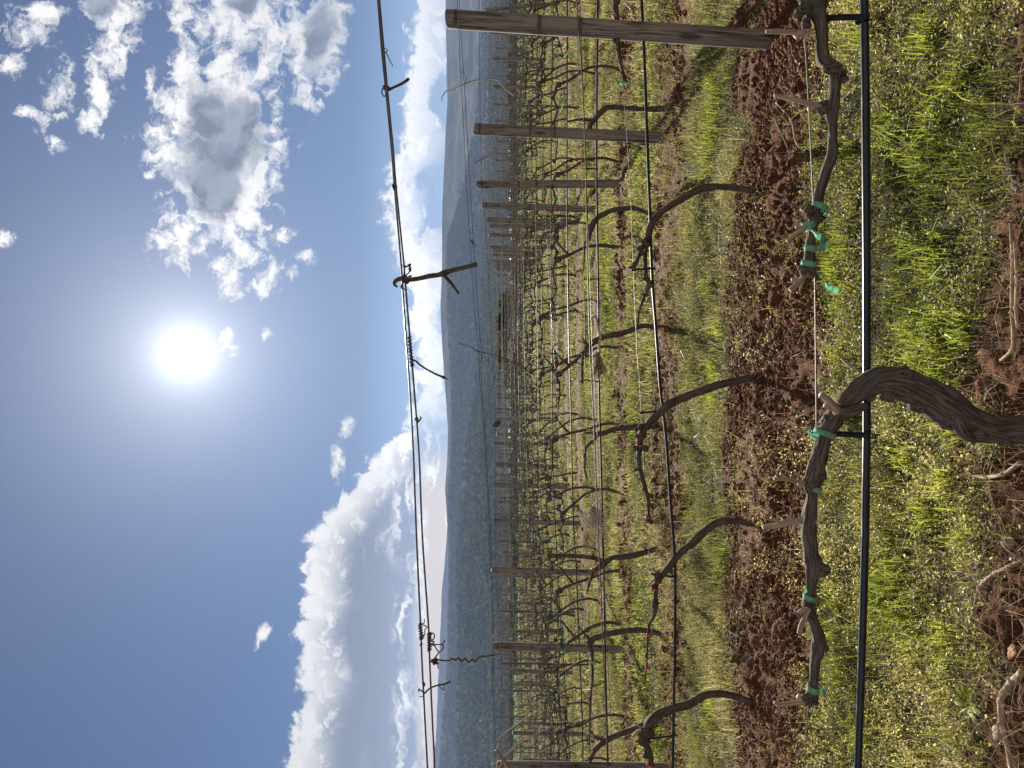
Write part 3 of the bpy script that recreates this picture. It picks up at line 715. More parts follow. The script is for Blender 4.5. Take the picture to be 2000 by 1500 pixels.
# ------------------------------------------------------------------ vines
def limb(mb, skel, r, off=0.0, sides=14, n=6, bark=0.35, seed=0, flat=1.0):
    """skel rows (x, y, radius in photo pixels[, metres nearer])"""
    pts = []; rad = []
    for s in skel:
        o = off + (s[3] if len(s) > 3 else 0)
        p = PR(s[0], s[1], r, o); pts.append(p); rad.append(s[2] * p.y / F * (0.92 if r == 1 else 0.70))
    tube(mb, pts, rad, sides, n, bark, seed, True, flat)
    return pts
def at_origin(root, o):
    """children are built in world space; hang them on a root that stands at the vine's foot"""
    o.parent = root; o.matrix_parent_inverse = Matrix.Translation(-root.location)
def vine_root(loc, label):
    return tag(empty('grapevine', loc), label, 'grapevine', 'bare grapevines tied along the wires')
def child(root, name, mb, mat, label=None, smooth=True):
    o = mb.build(name, mat, None, smooth); at_origin(root, o)
    if label: o['label'] = label
    return o
def spur(root, skel, r, off=0.0, buds=(), mat='cane', seed=0, name='spur'):
    mb = MB(); pts = limb(mb, skel, r, off, 10, 5, 0.10, seed)
    o = child(root, name, mb, M[mat])
    # paler sawn end as its own face ring
    for bskel in buds:
        limb2 = MB(); limb(limb2, bskel, r, off, 8, 4, 0.12, seed + 5)
        b = limb2.build('bud', M[mat]); b.parent = o
    return o
def wrap(mb, c, ax, rad, wid, th=0.0011, turns=1.1, tilt=0.15):
    ax = np.array(ax, float); ax /= np.linalg.norm(ax)
    u = np.cross(ax, [0, 0, 1.0]) if abs(ax[2]) < .9 else np.cross(ax, [0, 1.0, 0]); u /= np.linalg.norm(u); v = np.cross(ax, u)
    pts = [np.array(c) + (u * math.cos(t) + v * math.sin(t)) * rad + ax * tilt * rad * math.sin(t) for t in np.linspace(0, 2 * math.pi * turns, 18)]
    ribbon(mb, pts, wid, ax, th, 2)
def knotty(mb, c, r, seed, m=4):
    rs = random.Random(seed)
    for i in range(m):
        blob(mb, (c[0] + rs.uniform(-.6, .6) * r, c[1] + rs.uniform(-.5, .3) * r, c[2] + rs.uniform(-.6, .6) * r), r * rs.uniform(0.45, 0.8), seed + i, 0.6, (9, 8))

# --- nearest vine, trunk in view (row 1)
A = vine_root(PR(2290, 852, 1), 'gnarled old grapevine in the foreground with a thick bent trunk')
A.location.z = float(ground_z(A.location.x, A.location.y))
mb = MB()
limb(mb, [(2330, 856, 44), (2200, 858, 38), (2090, 852, 34), (2000, 840, 31), (1945, 838, 30), (1900, 826, 32), (1862, 806, 36), (1825, 784, 37), (1785, 760, 34), (1748, 745, 30), (1715, 744, 26), (1688, 758, 22), (1664, 776, 19), (1645, 795, 18)], 1, 0.03, 40, 9, 0.42, 2)
limb(mb, [(1862, 800, 16, .03), (1880, 842, 12, .04), (1905, 862, 6, .035)], 1, 0.02, 14, 6, 0.5, 8)
for i, (x, y, q) in enumerate([(1850, 822, 22), (1795, 792, 18), (1765, 735, 18), (1735, 775, 12), (1905, 845, 18), (1965, 850, 16), (1700, 775, 9), (1820, 764, 18)]):
    p = PR(x, y, 1, 0.04); blob(mb, p, q * 1.66 / F, 20 + i, 0.55, (12, 10))
child(A, 'trunk', mb, M['bark'])
mb = MB()
limb(mb, [(1675, 768, 16), (1645, 795, 19), (1628, 818, 20), (1612, 842, 18), (1604, 872, 15), (1597, 900, 15), (1592, 925, 18), (1584, 948, 17), (1586, 965, 12), (1581, 1000, 14), (1579, 1035, 15), (1582, 1070, 14), (1589, 1105, 15), (1585, 1140, 11), (1581, 1168, 12), (1578, 1188, 13), (1588, 1212, 11), (1597, 1240, 12), (1599, 1262, 13), (1592, 1295, 10), (1588, 1330, 9), (1584, 1352, 10), (1584, 1368, 7)], 1, 0.012, 26, 8, 0.34, 5)
for i, (x, y, q) in enumerate([(1591, 935, 15), (1578, 944, 13), (1605, 1110, 13), (1597, 1098, 12), (1567, 1190, 12), (1606, 1263, 10), (1574, 1365, 10), (1585, 1362, 11), (1617, 822, 14), (1610, 835, 11), (1600, 925, 10)]):
    knotty(mb, PR(x, y, 1, 0.015), q * 1.66 / F, 40 + i)
child(A, 'cordon_arm', mb, M['bark'])
mb = MB()
limb(mb, [(1692, 792, 7), (1672, 801, 9), (1652, 806, 9), (1638, 806, 7)], 1, 0.05, 14, 6, 0.3, 9)
child(A, 'side_shoot', mb, M['bark'])
spur(A, [(1637, 806, 9), (1625, 790, 8), (1614, 778, 6.5), (1602, 771, 6.5)], 1, 0.05, [[(1630, 800, 6), (1620, 796, 5.5), (1610, 791, 5)]], 'cane', 3)
spur(A, [(1572, 943, 4.5), (1550, 939, 4), (1530, 936, 4), (1512, 935, 4)], 1, 0.02, [[(1540, 938, 3), (1530, 928, 3.5), (1524, 925, 4)], [(1570, 946, 4), (1562, 948, 4), (1559, 945, 3.5)]], 'cane', 4)
spur(A, [(1566, 1017, 7), (1548, 1020, 6.5), (1525, 1025, 6.5), (1508, 1028, 6), (1490, 1030, 5.5)], 1, 0.02,
     [[(1530, 1024, 4), (1520, 1018, 4), (1510, 1014, 4), (1506, 1011, 4)], [(1552, 1020, 4), (1551, 1030, 3), (1548, 1042, 5)], [(1558, 1016, 5), (1545, 1017, 5), (1527, 1019, 5)]], 'cane', 6)
spur(A, [(1580, 1188, 6), (1572, 1205, 5.5), (1565, 1222, 5.5), (1562, 1238, 5.5)], 1, 0.03, [[(1574, 1190, 6), (1565, 1194, 6), (1560, 1199, 6)]], 'cane', 7)
spur(A, [(1577, 1371, 5), (1555, 1373, 5), (1535, 1375, 4.5), (1516, 1377, 4)], 1, 0.02, [[(1562, 1362, 6), (1558, 1360, 6)], [(1522, 1376, 3), (1512, 1372, 3.5)]], 'cane', 8)
def tape_on(root, r, c, ax, rad, wid, tails=(), mat='tape', off=0.012, name='tie_tape'):
    mb = MB(); p = PR(c[0], c[1], r, off)
    q = PR(ax[0], ax[1], r, off) - p
    wrap(mb, p, q, rad * p.y / F, wid)
    for tail in tails:
        pts = [PR(t[0], t[1], r, off + 0.02 + (t[2] if len(t) > 2 else 0)) for t in tail]
        ribbon(mb, pts, wid, [0.55, -0.35, 0.6] if tail[0][0] != -1 else (1, 0, 0))
    return child(root, name, mb, M[mat], None, False)
tape_on(A, 1, (1611, 846), (1606, 866), 20, 0.012, [[(1600, 850), (1588, 846), (1582, 842), (1584, 850), (1596, 858)]])
tape_on(A, 1, (1588, 953), (1585, 975), 15.5, 0.012, [[(1596, 955), (1600, 960)]])
tape_on(A, 1, (1582, 1167), (1580, 1185), 12.5, 0.012, [[(1574, 1158), (1572, 1152)]])
tape_on(A, 1, (1588, 1346), (1586, 1360), 11.5, 0.014, [[(1597, 1336), (1606, 1345), (1612, 1358)]])
# --- the arm of the next vine, coming in from the right (row 1)
B = vine_root(PR(2290, -130, 1), 'grapevine whose knobbly cordon arm enters beside the tallest post')
B.location.z = float(ground_z(B.location.x, B.location.y))
mb = MB()
limb(mb, [(2320, -128, 40), (2150, -132, 34), (2000, -140, 30), (1850, -120, 30), (1720, -90, 28), (1650, -60, 26)], 1, 0.02, 24, 6, 0.4, 12)
child(B, 'trunk', mb, M['bark'])
mb = MB()
limb(mb, [(1650, -62, 26), (1615, -40, 25), (1592, -14, 25), (1590, 10, 24), (1598, 30, 17), (1603, 52, 12), (1605, 82, 12), (1607, 112, 14), (1617, 123, 14), (1629, 136, 14), (1631, 158, 12), (1629, 190, 11), (1625, 212, 14), (1627, 245, 10), (1627, 278, 10.5), (1625, 302, 12), (1612, 338, 11), (1602, 374, 10), (1597, 400, 10.5), (1591, 416, 14), (1588, 436, 10), (1585, 458, 8.5), (1582, 484, 9), (1580, 505, 11), (1579, 522, 12), (1575, 538, 8)], 1, 0.012, 24, 8, 0.32, 15)
for i, (x, y, q) in enumerate([(1570, 8, 18), (1585, -5, 20), (1565, 25, 12), (1575, 45, 12), (1605, 208, 12), (1598, 215, 12), (1632, 140, 14), (1616, 126, 12), (1585, 418, 14), (1596, 422, 12), (1575, 528, 11), (1583, 533, 10), (1648, 150, 9)]):
    knotty(mb, PR(x, y, 1, 0.015), q * 1.66 / F, 70 + i)
child(B, 'cordon_arm', mb, M['bark'])
spur(B, [(1604, 210, 6), (1580, 202, 5.5), (1550, 195, 5), (1530, 190, 4.5), (1512, 186, 4)], 1, 0.02, [[(1556, 196, 4), (1548, 188, 4), (1545, 184, 4.5)], [(1554, 197, 3), (1550, 206, 3)], [(1590, 210, 5), (1578, 213, 5)]], 'cane', 11)
spur(B, [(1582, 62, 7), (1560, 63, 5.5), (1530, 62, 5), (1510, 61, 5), (1496, 61, 4)], 1, 0.02, [[(1520, 62, 4), (1516, 58, 5)], [(1570, 64, 7), (1557, 68, 7), (1553, 72, 6)]], 'cane', 12)
spur(B, [(1583, 438, 5), (1566, 449, 5), (1550, 460, 5), (1537, 471, 4.5)], 1, 0.02, [[(1570, 446, 4), (1560, 442, 4), (1554, 444, 4)]], 'cane', 13)
spur(B, [(1576, 532, 6.5), (1564, 548, 6), (1553, 558, 6), (1543, 567, 5.5)], 1, 0.02, [[(1560, 551, 5), (1552, 545, 4), (1546, 546, 4)], [(1568, 549, 3), (1562, 568, 2.5), (1557, 572, 3)]], 'cane', 14)
tape_on(B, 1, (1601, 405), (1596, 420), 15, 0.013, [[(1606, 408), (1614, 412), (1620, 414, .01)]])
tape_on(B, 1, (1579, 439), (1583, 452), 12, 0.015, [[(1574, 440), (1584, 448, .01), (1596, 458, .015), (1606, 466, .01), (1612, 475, .005), (1607, 483, 0), (1598, 485, -.01)]])
tape_on(B, 1, (1583, 486), (1582, 500), 11, 0.013)
tape_on(B, 1, (1580, 516), (1579, 530), 14, 0.013, [[(1594, 530), (1604, 541, .01), (1615, 555, .015), (1628, 566, .01), (1637, 570, .005)]])

# --- second and third row, each vine drawn from the photograph
def pvine(r, label, trunk, arms, spurs=(), ties=(), red=(), sides=14, bark=0.36, seed=0, lower=None, knots=()):
    x, y, _ = trunk[0][:3]
    b = PR(x, y, r); b.z = min(b.z, float(ground_z(b.x, b.y)))
    root = vine_root(b, label)
    mb = MB(); limb(mb, [(x + 14, y, trunk[0][2] * 1.25)] + trunk, r, 0.0, sides, 7, bark, seed); child(root, 'trunk', mb, M['barkfar'])
    for i, a in enumerate(arms):
        mb = MB(); limb(mb, a, r, 0.0, 10, 6, 0.34, seed + 3 + i)
        for q, s in enumerate(a):
            if q % 2 and s[2] > 2.5: knotty(mb, PR(s[0] - s[2] * .4, s[1], r, 0.0), s[2] * 1.15 * row_d0(r) / F, seed + q, 2)
        if i == 0:
            for kx, ky, kr in knots: knotty(mb, PR(kx, ky, r, 0.01), kr * row_d0(r) / F, seed + 90, 4)
        child(root, 'cordon_arm', mb, M['barkfar'])
    for s in spurs:
        mb = MB(); limb(mb, s, r, 0.01, 7, 4, 0.1, seed); child(root, 'spur', mb, M['cane'])
    for (c, ax, rad, tails) in ties: tape_on(root, r, c, ax, rad, 0.013, tails)
    for (c, ax, rad, tails) in red: 
        o = tape_on(root, r, c, ax, rad * 0.92, 0.011, [], 'red'); o['label'] = 'red tie tape'
    return root
pvine(2, 'grapevine with a forked arching trunk between two posts of the right line',
      [(1505, 381, 11), (1488, 379, 9), (1462, 371, 9), (1430, 366, 9), (1400, 364, 9), (1372, 369, 10), (1345, 380, 10), (1318, 396, 10), (1298, 410, 9), (1280, 425, 10), (1270, 446, 9), (1264, 468, 8)],
      [[(1266, 460, 8), (1256, 480, 7), (1248, 500, 6), (1240, 517, 5), (1228, 524, 4)], [(1266, 468, 7), (1261, 492, 6), (1260, 515, 6), (1262, 540, 6), (1267, 555, 7), (1262, 572, 5), (1253, 594, 3.5), (1248, 612, 3), (1244, 645, 2.5)]],
      [[(1262, 476, 5), (1252, 473, 4), (1240, 470, 3.5)], [(1264, 556, 4), (1252, 578, 2)]], knots=[(1270, 555, 7), (1262, 474, 8)], seed=3)
pvine(2, 'grapevine whose thick trunk leans far to the left, in the middle of the second row',
      [(1492, 734, 13), (1470, 737, 10), (1440, 744, 10), (1405, 752, 10.5), (1370, 764, 11), (1338, 775, 11), (1310, 788, 12), (1290, 805, 12), (1274, 820, 13), (1262, 836, 12)],
      [[(1262, 834, 10), (1253, 846, 9), (1249, 860, 9), (1250, 875, 8), (1248, 890, 7), (1249, 912, 7), (1256, 938, 6), (1262, 958, 5), (1266, 982, 4.5), (1267, 1010, 4)], [(1262, 832, 9), (1250, 834, 8)]],
      [[(1248, 912, 4), (1238, 913, 3), (1229, 909, 2)], [(1266, 1014, 4), (1252, 1015, 3), (1244, 1013, 2.5)], [(1290, 835, 2), (1272, 845, 2), (1281, 868, 2)]],
      [], [((1250, 870), (1250, 880), 8, []), ((1267, 1010), (1267, 1016), 7, [])], knots=[(1254, 875, 8), (1268, 968, 6), (1267, 1018, 6)], seed=8)
pvine(2, 'grapevine left of the leaning trunk with a red tie at its head',
      [(1497, 1029, 12), (1478, 1025, 9), (1450, 1019, 8.5), (1425, 1017, 8.5), (1400, 1022, 9), (1378, 1036, 10), (1356, 1058, 10.5), (1335, 1074, 10), (1318, 1090, 9.5), (1305, 1108, 10), (1292, 1124, 10), (1283, 1132, 11)],
      [[(1285, 1128, 10), (1282, 1142, 7), (1280, 1162, 6), (1280, 1182, 7), (1277, 1204, 5.5), (1268, 1220, 4), (1265, 1250, 3.2), (1264, 1282, 2.8), (1262, 1308, 2.5), (1259, 1334, 2)]],
      [[(1285, 1122, 4), (1276, 1112, 3), (1263, 1113, 2.5)], [(1280, 1130, 4), (1268, 1141, 3)]],
      [], [((1279, 1150), (1279, 1160), 8, [[(1276, 1150), (1284, 1153)]]), ((1268, 1240), (1266, 1250), 6, [[(1268, 1240), (1272, 1246)]]), ((1265, 1304), (1264, 1312), 5, [[(1264, 1300), (1273, 1306)]])],
      knots=[(1288, 1130, 11), (1282, 1182, 8)], seed=13)
pvine(2, 'leftmost grapevine of the second row, with a heavy dark head',
      [(1518, 1384, 13), (1498, 1378, 10), (1465, 1369, 9), (1430, 1359, 9), (1400, 1355, 9.5), (1372, 1360, 10), (1345, 1376, 11), (1318, 1382, 11), (1292, 1393, 12), (1272, 1408, 13), (1262, 1428, 12)],
      [[(1264, 1422, 11), (1259, 1440, 10), (1263, 1458, 9), (1270, 1474, 8), (1271, 1492, 7.5), (1268, 1530, 7), (1262, 1570, 6)]],
      [[(1259, 1432, 6), (1247, 1428, 5), (1236, 1440, 4)], [(1265, 1455, 3), (1250, 1470, 2.5)], [(1256, 1425, 3), (1240, 1412, 2)]],
      [], [((1271, 1494), (1270, 1504), 9, [])], knots=[(1262, 1430, 14), (1258, 1445, 11)], seed=17)
pvine(2, 'grapevine at the right edge whose horizontal arm ends behind the tallest post',
      [(1505, -110, 12), (1450, -112, 10), (1380, -100, 10), (1300, -75, 10), (1240, -50, 10), (1212, -25, 10)],
      [[(1212, -28, 9), (1203, 0, 8), (1205, 35, 7.5), (1206, 75, 7), (1210, 110, 6), (1216, 140, 5), (1219, 165, 4.5)]],
      [[(1203, 30, 7), (1197, 33, 6)], [(1206, 92, 4), (1196, 98, 3), (1186, 110, 2)], [(1204, 96, 4), (1197, 94, 5)]], [((1217, 163), (1217, 172), 6, [[(1214, 160), (1224, 164)]])], seed=23)
pvine(3, 'upright dark grapevine right of the second nearest post', [(1312, 211, 9), (1295, 212, 7.5), (1260, 213, 6.5), (1225, 211, 6.5), (1200, 210, 7), (1183, 212, 7.5), (1173, 220, 7), (1163, 232, 6.5), (1152, 238, 6)],
      [[(1160, 236, 6), (1152, 246, 5), (1145, 262, 4)], [(1156, 235, 5), (1140, 233, 4), (1122, 235, 3), (1108, 238, 2.5)]], [[(1150, 240, 3), (1135, 244, 2)]], seed=31)
pvine(3, 'grapevine with a white tie at its head behind the forked vine', [(1315, 425, 9), (1290, 421, 7), (1262, 415, 6.5), (1237, 407, 7), (1205, 409, 7), (1180, 418, 7), (1163, 430, 7), (1153, 447, 8), (1149, 458, 7)],
      [[(1151, 455, 7), (1150, 468, 5), (1142, 475, 3), (1141, 500, 2.2), (1140, 530, 1.6)]], [[(1148, 450, 3), (1136, 446, 2)]], seed=37)
pvine(3, 'curved grapevine beside the straw tuft on the third hose', [(1322, 648, 9), (1312, 646, 8), (1285, 641, 7), (1256, 636, 7), (1237, 643, 7.5), (1215, 651, 8), (1192, 655, 8), (1172, 661, 8.5), (1155, 672, 9), (1142, 680, 7)],
      [[(1145, 676, 6), (1139, 690, 4), (1137, 715, 3.5), (1137, 745, 3)], [(1150, 676, 4), (1143, 668, 3), (1137, 660, 2)]], [[(1143, 672, 3), (1128, 664, 2)]], [((1243, 643), (1235, 645), 9, [])], knots=[(1148, 678, 9)], seed=41)
pvine(3, 'thin grapevine rising behind the leaning trunk of the second row', [(1330, 853, 8), (1315, 848, 7), (1290, 840, 6.5), (1258, 832, 6.5), (1225, 836, 7), (1200, 838, 7), (1180, 846, 8), (1166, 848, 7)],
      [[(1166, 850, 6), (1158, 862, 4), (1146, 872, 3.5), (1143, 890, 3), (1142, 915, 3), (1146, 935, 2.5)], [(1165, 846, 4), (1145, 845, 3)]], [[(1160, 846, 3), (1150, 838, 2)]], seed=43)
pvine(3, 'straight grapevine with a dark red tie, left of the dry grass clump', [(1318, 1060, 9), (1305, 1066, 8), (1275, 1074, 7.5), (1245, 1083, 7.5), (1220, 1087, 7.5), (1195, 1090, 7), (1180, 1100, 8), (1166, 1112, 8)],
      [[(1168, 1110, 7), (1160, 1116, 5), (1152, 1135, 3.5), (1146, 1160, 2.5)], [(1180, 1096, 6), (1160, 1090, 6), (1130, 1086, 6), (1095, 1085, 5.5), (1068, 1084, 5)]], [], [], [((1162, 1115), (1158, 1122), 9, [[(1158, 1112), (1170, 1118)]])], seed=47)
pvine(3, 'arched grapevine right of the tall post on the left side', [(1318, 1247, 9), (1305, 1244, 7.5), (1285, 1237, 7), (1255, 1231, 7), (1222, 1232, 7), (1190, 1237, 8), (1168, 1244, 8), (1152, 1251, 8)],
      [[(1155, 1250, 8), (1152, 1262, 6), (1156, 1276, 5), (1157, 1300, 4), (1157, 1330, 3.5), (1153, 1365, 3), (1152, 1410, 2.6), (1151, 1455, 2.2)], [(1153, 1250, 5), (1140, 1236, 3), (1130, 1222, 2)]], [], [((1157, 1290), (1157, 1298), 6, [])], knots=[(1153, 1256, 9)], seed=53)
pvine(3, 'leaning grapevine behind the heavy dark head on the left', [(1330, 1402, 9), (1310, 1405, 8), (1270, 1412, 7.5), (1235, 1424, 8), (1205, 1436, 8.5), (1185, 1445, 8.5), (1170, 1456, 8), (1160, 1466, 7)],
      [[(1164, 1462, 7), (1155, 1480, 4), (1150, 1510, 3.5), (1150, 1550, 3)], [(1178, 1446, 6), (1166, 1440, 4), (1152, 1428, 3)]], [[(1180, 1440, 3), (1150, 1432, 2)]], seed=59)

# --- generic vines for the rows behind, copied along every row
def gen_vine(seed, detail):
    rs = random.Random(seed)
    tr, arm, tapes = MB(), MB(), []
    lean = rs.uniform(0.12, 0.34); H = rs.uniform(0.74, 0.84)
    b = rs.uniform(-0.06, 0.06)
    pts = [(0.02, 0, -0.08), (0, 0, 0.02), (b * 0.7, rs.uniform(-.02, .02), 0.2), (b - lean * 0.25, rs.uniform(-.03, .03), 0.42), (-lean * 0.65, rs.uniform(-.03, .03), 0.62), (-lean, 0, H - 0.03), (-lean - 0.06, 0, H + 0.01)]
    q = rs.uniform(0.85, 1.2)
    tube(tr, pts, [0.030 * q, 0.022 * q, 0.018 * q, 0.017 * q, 0.018 * q, 0.022 * q, 0.018 * q], detail, 4, 0.4, seed)
    blob(tr, pts[-2], 0.036 * q, seed, 0.6)
    ends = []
    def make_arm(sgn, L):
        p = []; r = []; x = -lean
        m = 6
        for i in range(m + 1):
            t = i / m
            p.append((x + sgn * L * t, rs.uniform(-.015, .015), H + rs.uniform(-.035, .03))); r.append(0.016 * (1 - 0.55 * t) * rs.uniform(0.8, 1.25))
        tube(arm, p, r, max(5, detail - 3), 3, 0.36, seed + 4)
        for i in range(1, m + 1):
            c = Vector(p[i]); 
            if rs.random() < 0.8:
                blob(arm, c + Vector((0, 0, 0.015)), 0.022 * rs.uniform(.7, 1.2), seed + i, 0.6)
                for w in range(rs.choice((1, 1, 2))):
                    hh = rs.uniform(0.05, 0.16); dx = rs.uniform(-.06, .06)
                    arm.cur = 1; tube(arm, [c, c + Vector((dx * .5, rs.uniform(-.02, .02), hh * .5)), c + Vector((dx, rs.uniform(-.03, .03), hh))], [0.007, 0.006, 0.0045], 5, 2, 0.1, seed); arm.cur = 0
            if rs.random() < 0.22:
                # a longer cane or tendril left on the wires
                hh = rs.uniform(0.2, 0.55); dx = rs.uniform(-.3, .3)
                arm.cur = 1; tube(arm, [c, c + Vector((dx * .2, 0, hh * .5)), c + Vector((dx, .03, hh))], [0.0045, 0.004, 0.002], 4, 3); arm.cur = 0
            if rs.random() < 0.3:
                tape = MB(); tapes.append(tape); wrap(tape, c, (1, 0, 0.1), 0.021, 0.014, 0.001)
                e = c + Vector((rs.uniform(-.004, .004), -0.0205, 0))
                ribbon(tape, [e, e + Vector((rs.uniform(-.03, .03), -.01, -0.03)), e + Vector((rs.uniform(-.05, .05), -.02, -0.06))], 0.014, (0.7, .3, .6), 0.0008)
    make_arm(-1, rs.uniform(0.6, 0.85))
    if rs.random() < 0.75: make_arm(1, rs.uniform(0.25, 0.5))
    if rs.random() < 0.35:
        p = Vector(pts[4]); tube(tr, [p, p + Vector((.1, .02, .1)), p + Vector((.22, .02, .2))], [0.016, .014, .010], 6, 3, .3, seed)
    arm.cur = 1
    out = [('trunk', tr.mesh('trunk', M['barkfar'])), ('cordon_arm', arm.mesh('cordon_arm', [M['barkfar'], M['canefar']]))]
    return out + [('tie_tape', t.mesh('tie_tape', M['tape'], False)) for t in tapes]
VARS = [gen_vine(100 + i, 9) for i in range(9)]
def put_vine(x, y, z, v, rs, label):
    root = empty('grapevine', (x, y, z), -ANG)
    s = rs.uniform(0.94, 1.06); root.scale = (s, s, 1.0)
    root.rotation_euler = (rs.uniform(-.03, .03), rs.uniform(-.05, .07), -ANG + rs.uniform(-.08, .08))
    tag(root, label, 'grapevine', 'bare grapevines tied along the wires')
    for nm, me in VARS[v]: link(nm, me, root)
rs = random.Random(5)
todo = []; rest = []
budget = 300 - 14
for r in range(4, NROWS + 1):
    D = row_d0(r); X = 0.545 * D + rs.uniform(0, 1); spots = []
    while X > -0.60 * D - 0.3:
        spots.append((X + rs.uniform(-.16, .16), r)); X -= rs.uniform(0.92, 1.08)
    if len(todo) + len(spots) <= budget: todo += spots
    else: rest += spots
cnt = {}
for X, r in todo:
    cnt[r] = cnt.get(r, 0) + 1
    Y = row_y(r, X) + rs.uniform(-.03, .03)
    put_vine(X, Y, float(base_z(np.array(X), np.array(Y))), rs.randrange(9), rs, 'bare grapevine in the %s row, %s from its right end' % (ordinal(r), ordinal(cnt[r])))
# the last rows before the hedge read as one mass
def far_mass():
    Vs = []; lp = []; tot = []; n0 = 0; mi = []
    packs = []
    for v in VARS:
        parts = []
        for k, (nm, me) in enumerate(v):
            co = np.empty(len(me.vertices) * 3, np.float32); me.vertices.foreach_get('co', co)
            li = np.empty(len(me.loops), np.int32); me.loops.foreach_get('vertex_index', li)
            lt = np.empty(len(me.polygons), np.int32); me.polygons.foreach_get('loop_total', lt)
            mi_ = np.empty(len(me.polygons), np.int32); me.polygons.foreach_get('material_index', mi_)
            parts.append((co.reshape(-1, 3), li, lt, np.where(mi_ > 0, 2, 0) if k < 2 else np.full(len(lt), 3)))
        packs.append(parts)
    ca, sa = math.cos(-ANG), math.sin(-ANG)
    for X, r in rest:
        Y = row_y(r, X); z = float(base_z(np.array(X), np.array(Y)))
        for co, li, lt, k in packs[rs.randrange(9)]:
            c = co.copy(); c[:, :2] *= 1.12
            Vs.append(np.stack([c[:, 0] * ca - c[:, 1] * sa + X, c[:, 0] * sa + c[:, 1] * ca + Y, c[:, 2] + z], 1)); lp.append(li + n0); tot.append(lt); n0 += len(co); mi.append(k.astype(np.int32))
    tt = np.concatenate(tot)
    me = mesh_np('far_grapevines', np.concatenate(Vs), np.concatenate(lp), np.concatenate([[0], np.cumsum(tt)[:-1]]), tt)
    for q in ('barkfar', 'barkfar', 'canefar', 'tape'): me.materials.append(M[q])
    me.polygons.foreach_set('material_index', np.concatenate(mi))
    tag(link('far_grapevines', me), 'dark tangle of bare grapevines in the last rows before the hedge', 'grapevines', None, 'stuff')
far_mass()

# ------------------------------------------------------------------ canes and tendrils left on the wires
GC = 'dry canes and tendrils left on the wires'
def cane(name, r, branches, label, mat='caned', off=0.0, sides=8, cat='cane', knots=(), n=6):
    mb = MB()
    for i, b in enumerate(branches): limb(mb, b, r, off, sides, n, 0.14, i + len(label))
    for x, y, q in knots: knotty(mb, PR(x, y, r, off), q * row_d0(r) / F, int(x + y), 5)
    return tag(mb.build(name, M[mat]), label, cat, GC)
cane('cut_cane', 1, [[(776, 561, 2), (770, 554, 3.5), (775, 547, 4.5), (786, 544, 5), (799, 546, 5), (820, 543.5, 4.5), (840, 539, 5), (856, 537, 5), (866, 534, 6.5), (880, 529, 5), (905, 523, 5), (932, 516, 5)],
     [(864, 535, 6), (868, 539, 4), (878, 550, 4), (886, 560, 3), (894, 571, 3), (896, 570, 4)]], 'thick hooked cane hanging from the two top wires in the middle', 'caned', 0.03, 12, knots=[(788, 546, 7), (794, 548, 6)])
def spring(x0, y0, x1, y1, amp, turns, q):
    m = int(turns * 8); out = []
    for i in range(m + 1):
        t = i / m; a = t * turns * 6.283
        out.append((x0 + (x1 - x0) * t + amp * math.sin(a), y0 + (y1 - y0) * t, q, amp * 0.0011 * math.cos(a)))
    return out
cane('curled_tendril', 1, [[(787, 545, 1.6), (790, 530, 1.6), (790, 522, 1.6), (796, 520, 2), (801, 517, 2)], [(789, 540, 1.5), (797, 534, 1.5), (802, 526, 2), (800, 521, 1.6), (798, 527, 1.5)], [(790, 550, 1.5), (785, 556, 1.5), (784, 562, 1.5), (792, 566, 1.5)], [(796, 541, 1.5), (803, 538, 1.5), (801, 542, 1.5)]],
     'small curled tendril beside the hooked cane', off=0.03, sides=6, cat='tendril', knots=[(789, 521, 3), (800, 518, 3), (800, 528, 2.6)])
cane('cut_cane', 1, [[(752, 172, 5), (758, 175, 4), (766, 172, 3), (777, 167, 3), (789, 161, 3), (799, 153, 3.4)], [(754, 173, 2), (747, 174, 1.5), (746, 182, 1.4), (750, 188, 1.4), (755, 185, 1.4)]], 'short bent cane standing off the top wire near the tallest post', off=0.01, knots=[(753, 173, 5), (760, 173, 3.5)])
cane('curled_tendril', 1, [[(748, 100, 1.2), (755, 105, 1.3), (760, 115, 1.2), (767, 129, 1.1)], [(746, 92, 1), (755, 96, 1), (757, 99, 1), (750, 103, 1)]], 'tiny tendril tuft on the top wire nearest the right edge', off=0.01, sides=5, cat='tendril')
cane('curled_tendril', 1, [[(770, 358, 1.3), (766, 362, 1.2), (768, 366, 1.3), (774, 364, 1.3), (776, 366, 1.1)], spring(769, 361, 772, 371, 3, 3, 1.6)], 'knotted wisp where the two top wires part', off=0.01, sides=5, cat='tendril', knots=[(771, 366, 3.2)])
cane('cut_cane', 1, [[(803, 700, 2.5), (807, 703, 2.2), (813, 706, 2.2), (822, 714, 2), (835, 722, 2), (850, 730, 2.1), (866, 737, 2.2)], [(866, 737, 1.6), (876, 741, 0.8)], spring(799, 655, 805, 716, 2.8, 9, 1.6)], 'slender cane below tight tendril windings on the lower top wire', off=0.02, knots=[(803, 700, 3.5), (805, 711, 3), (867, 737, 3), (802, 685, 3)])
cane('curled_tendril', 1, [[(813, 815, 2), (814, 820, 2.6), (818, 822, 2), (822, 817, 1.6), (821, 813, 1.4)], [(813, 819, 1.4), (817, 826, 1.2)]], 'small dark knot of tendril on the lower top wire', off=0.02, cat='tendril', knots=[(814, 818, 3.4)])
cane('curled_tendril', 1, [spring(820, 1219, 824, 1249, 3.5, 6, 1.5), [(824, 1220, 1.2), (834, 1224, 1.2), (830, 1229, 1.2), (829, 1240, 1.3), (825, 1245, 1.2)], [(822, 1218, 1.2), (828, 1217, 1.2), (829, 1209, 1)]], 'wiry tendril ball on the upper top wire, above the spiral one', off=0.01, cat='tendril', sides=6, knots=[(821, 1220, 3), (823, 1247, 3.4), (823, 1258, 2.6)])
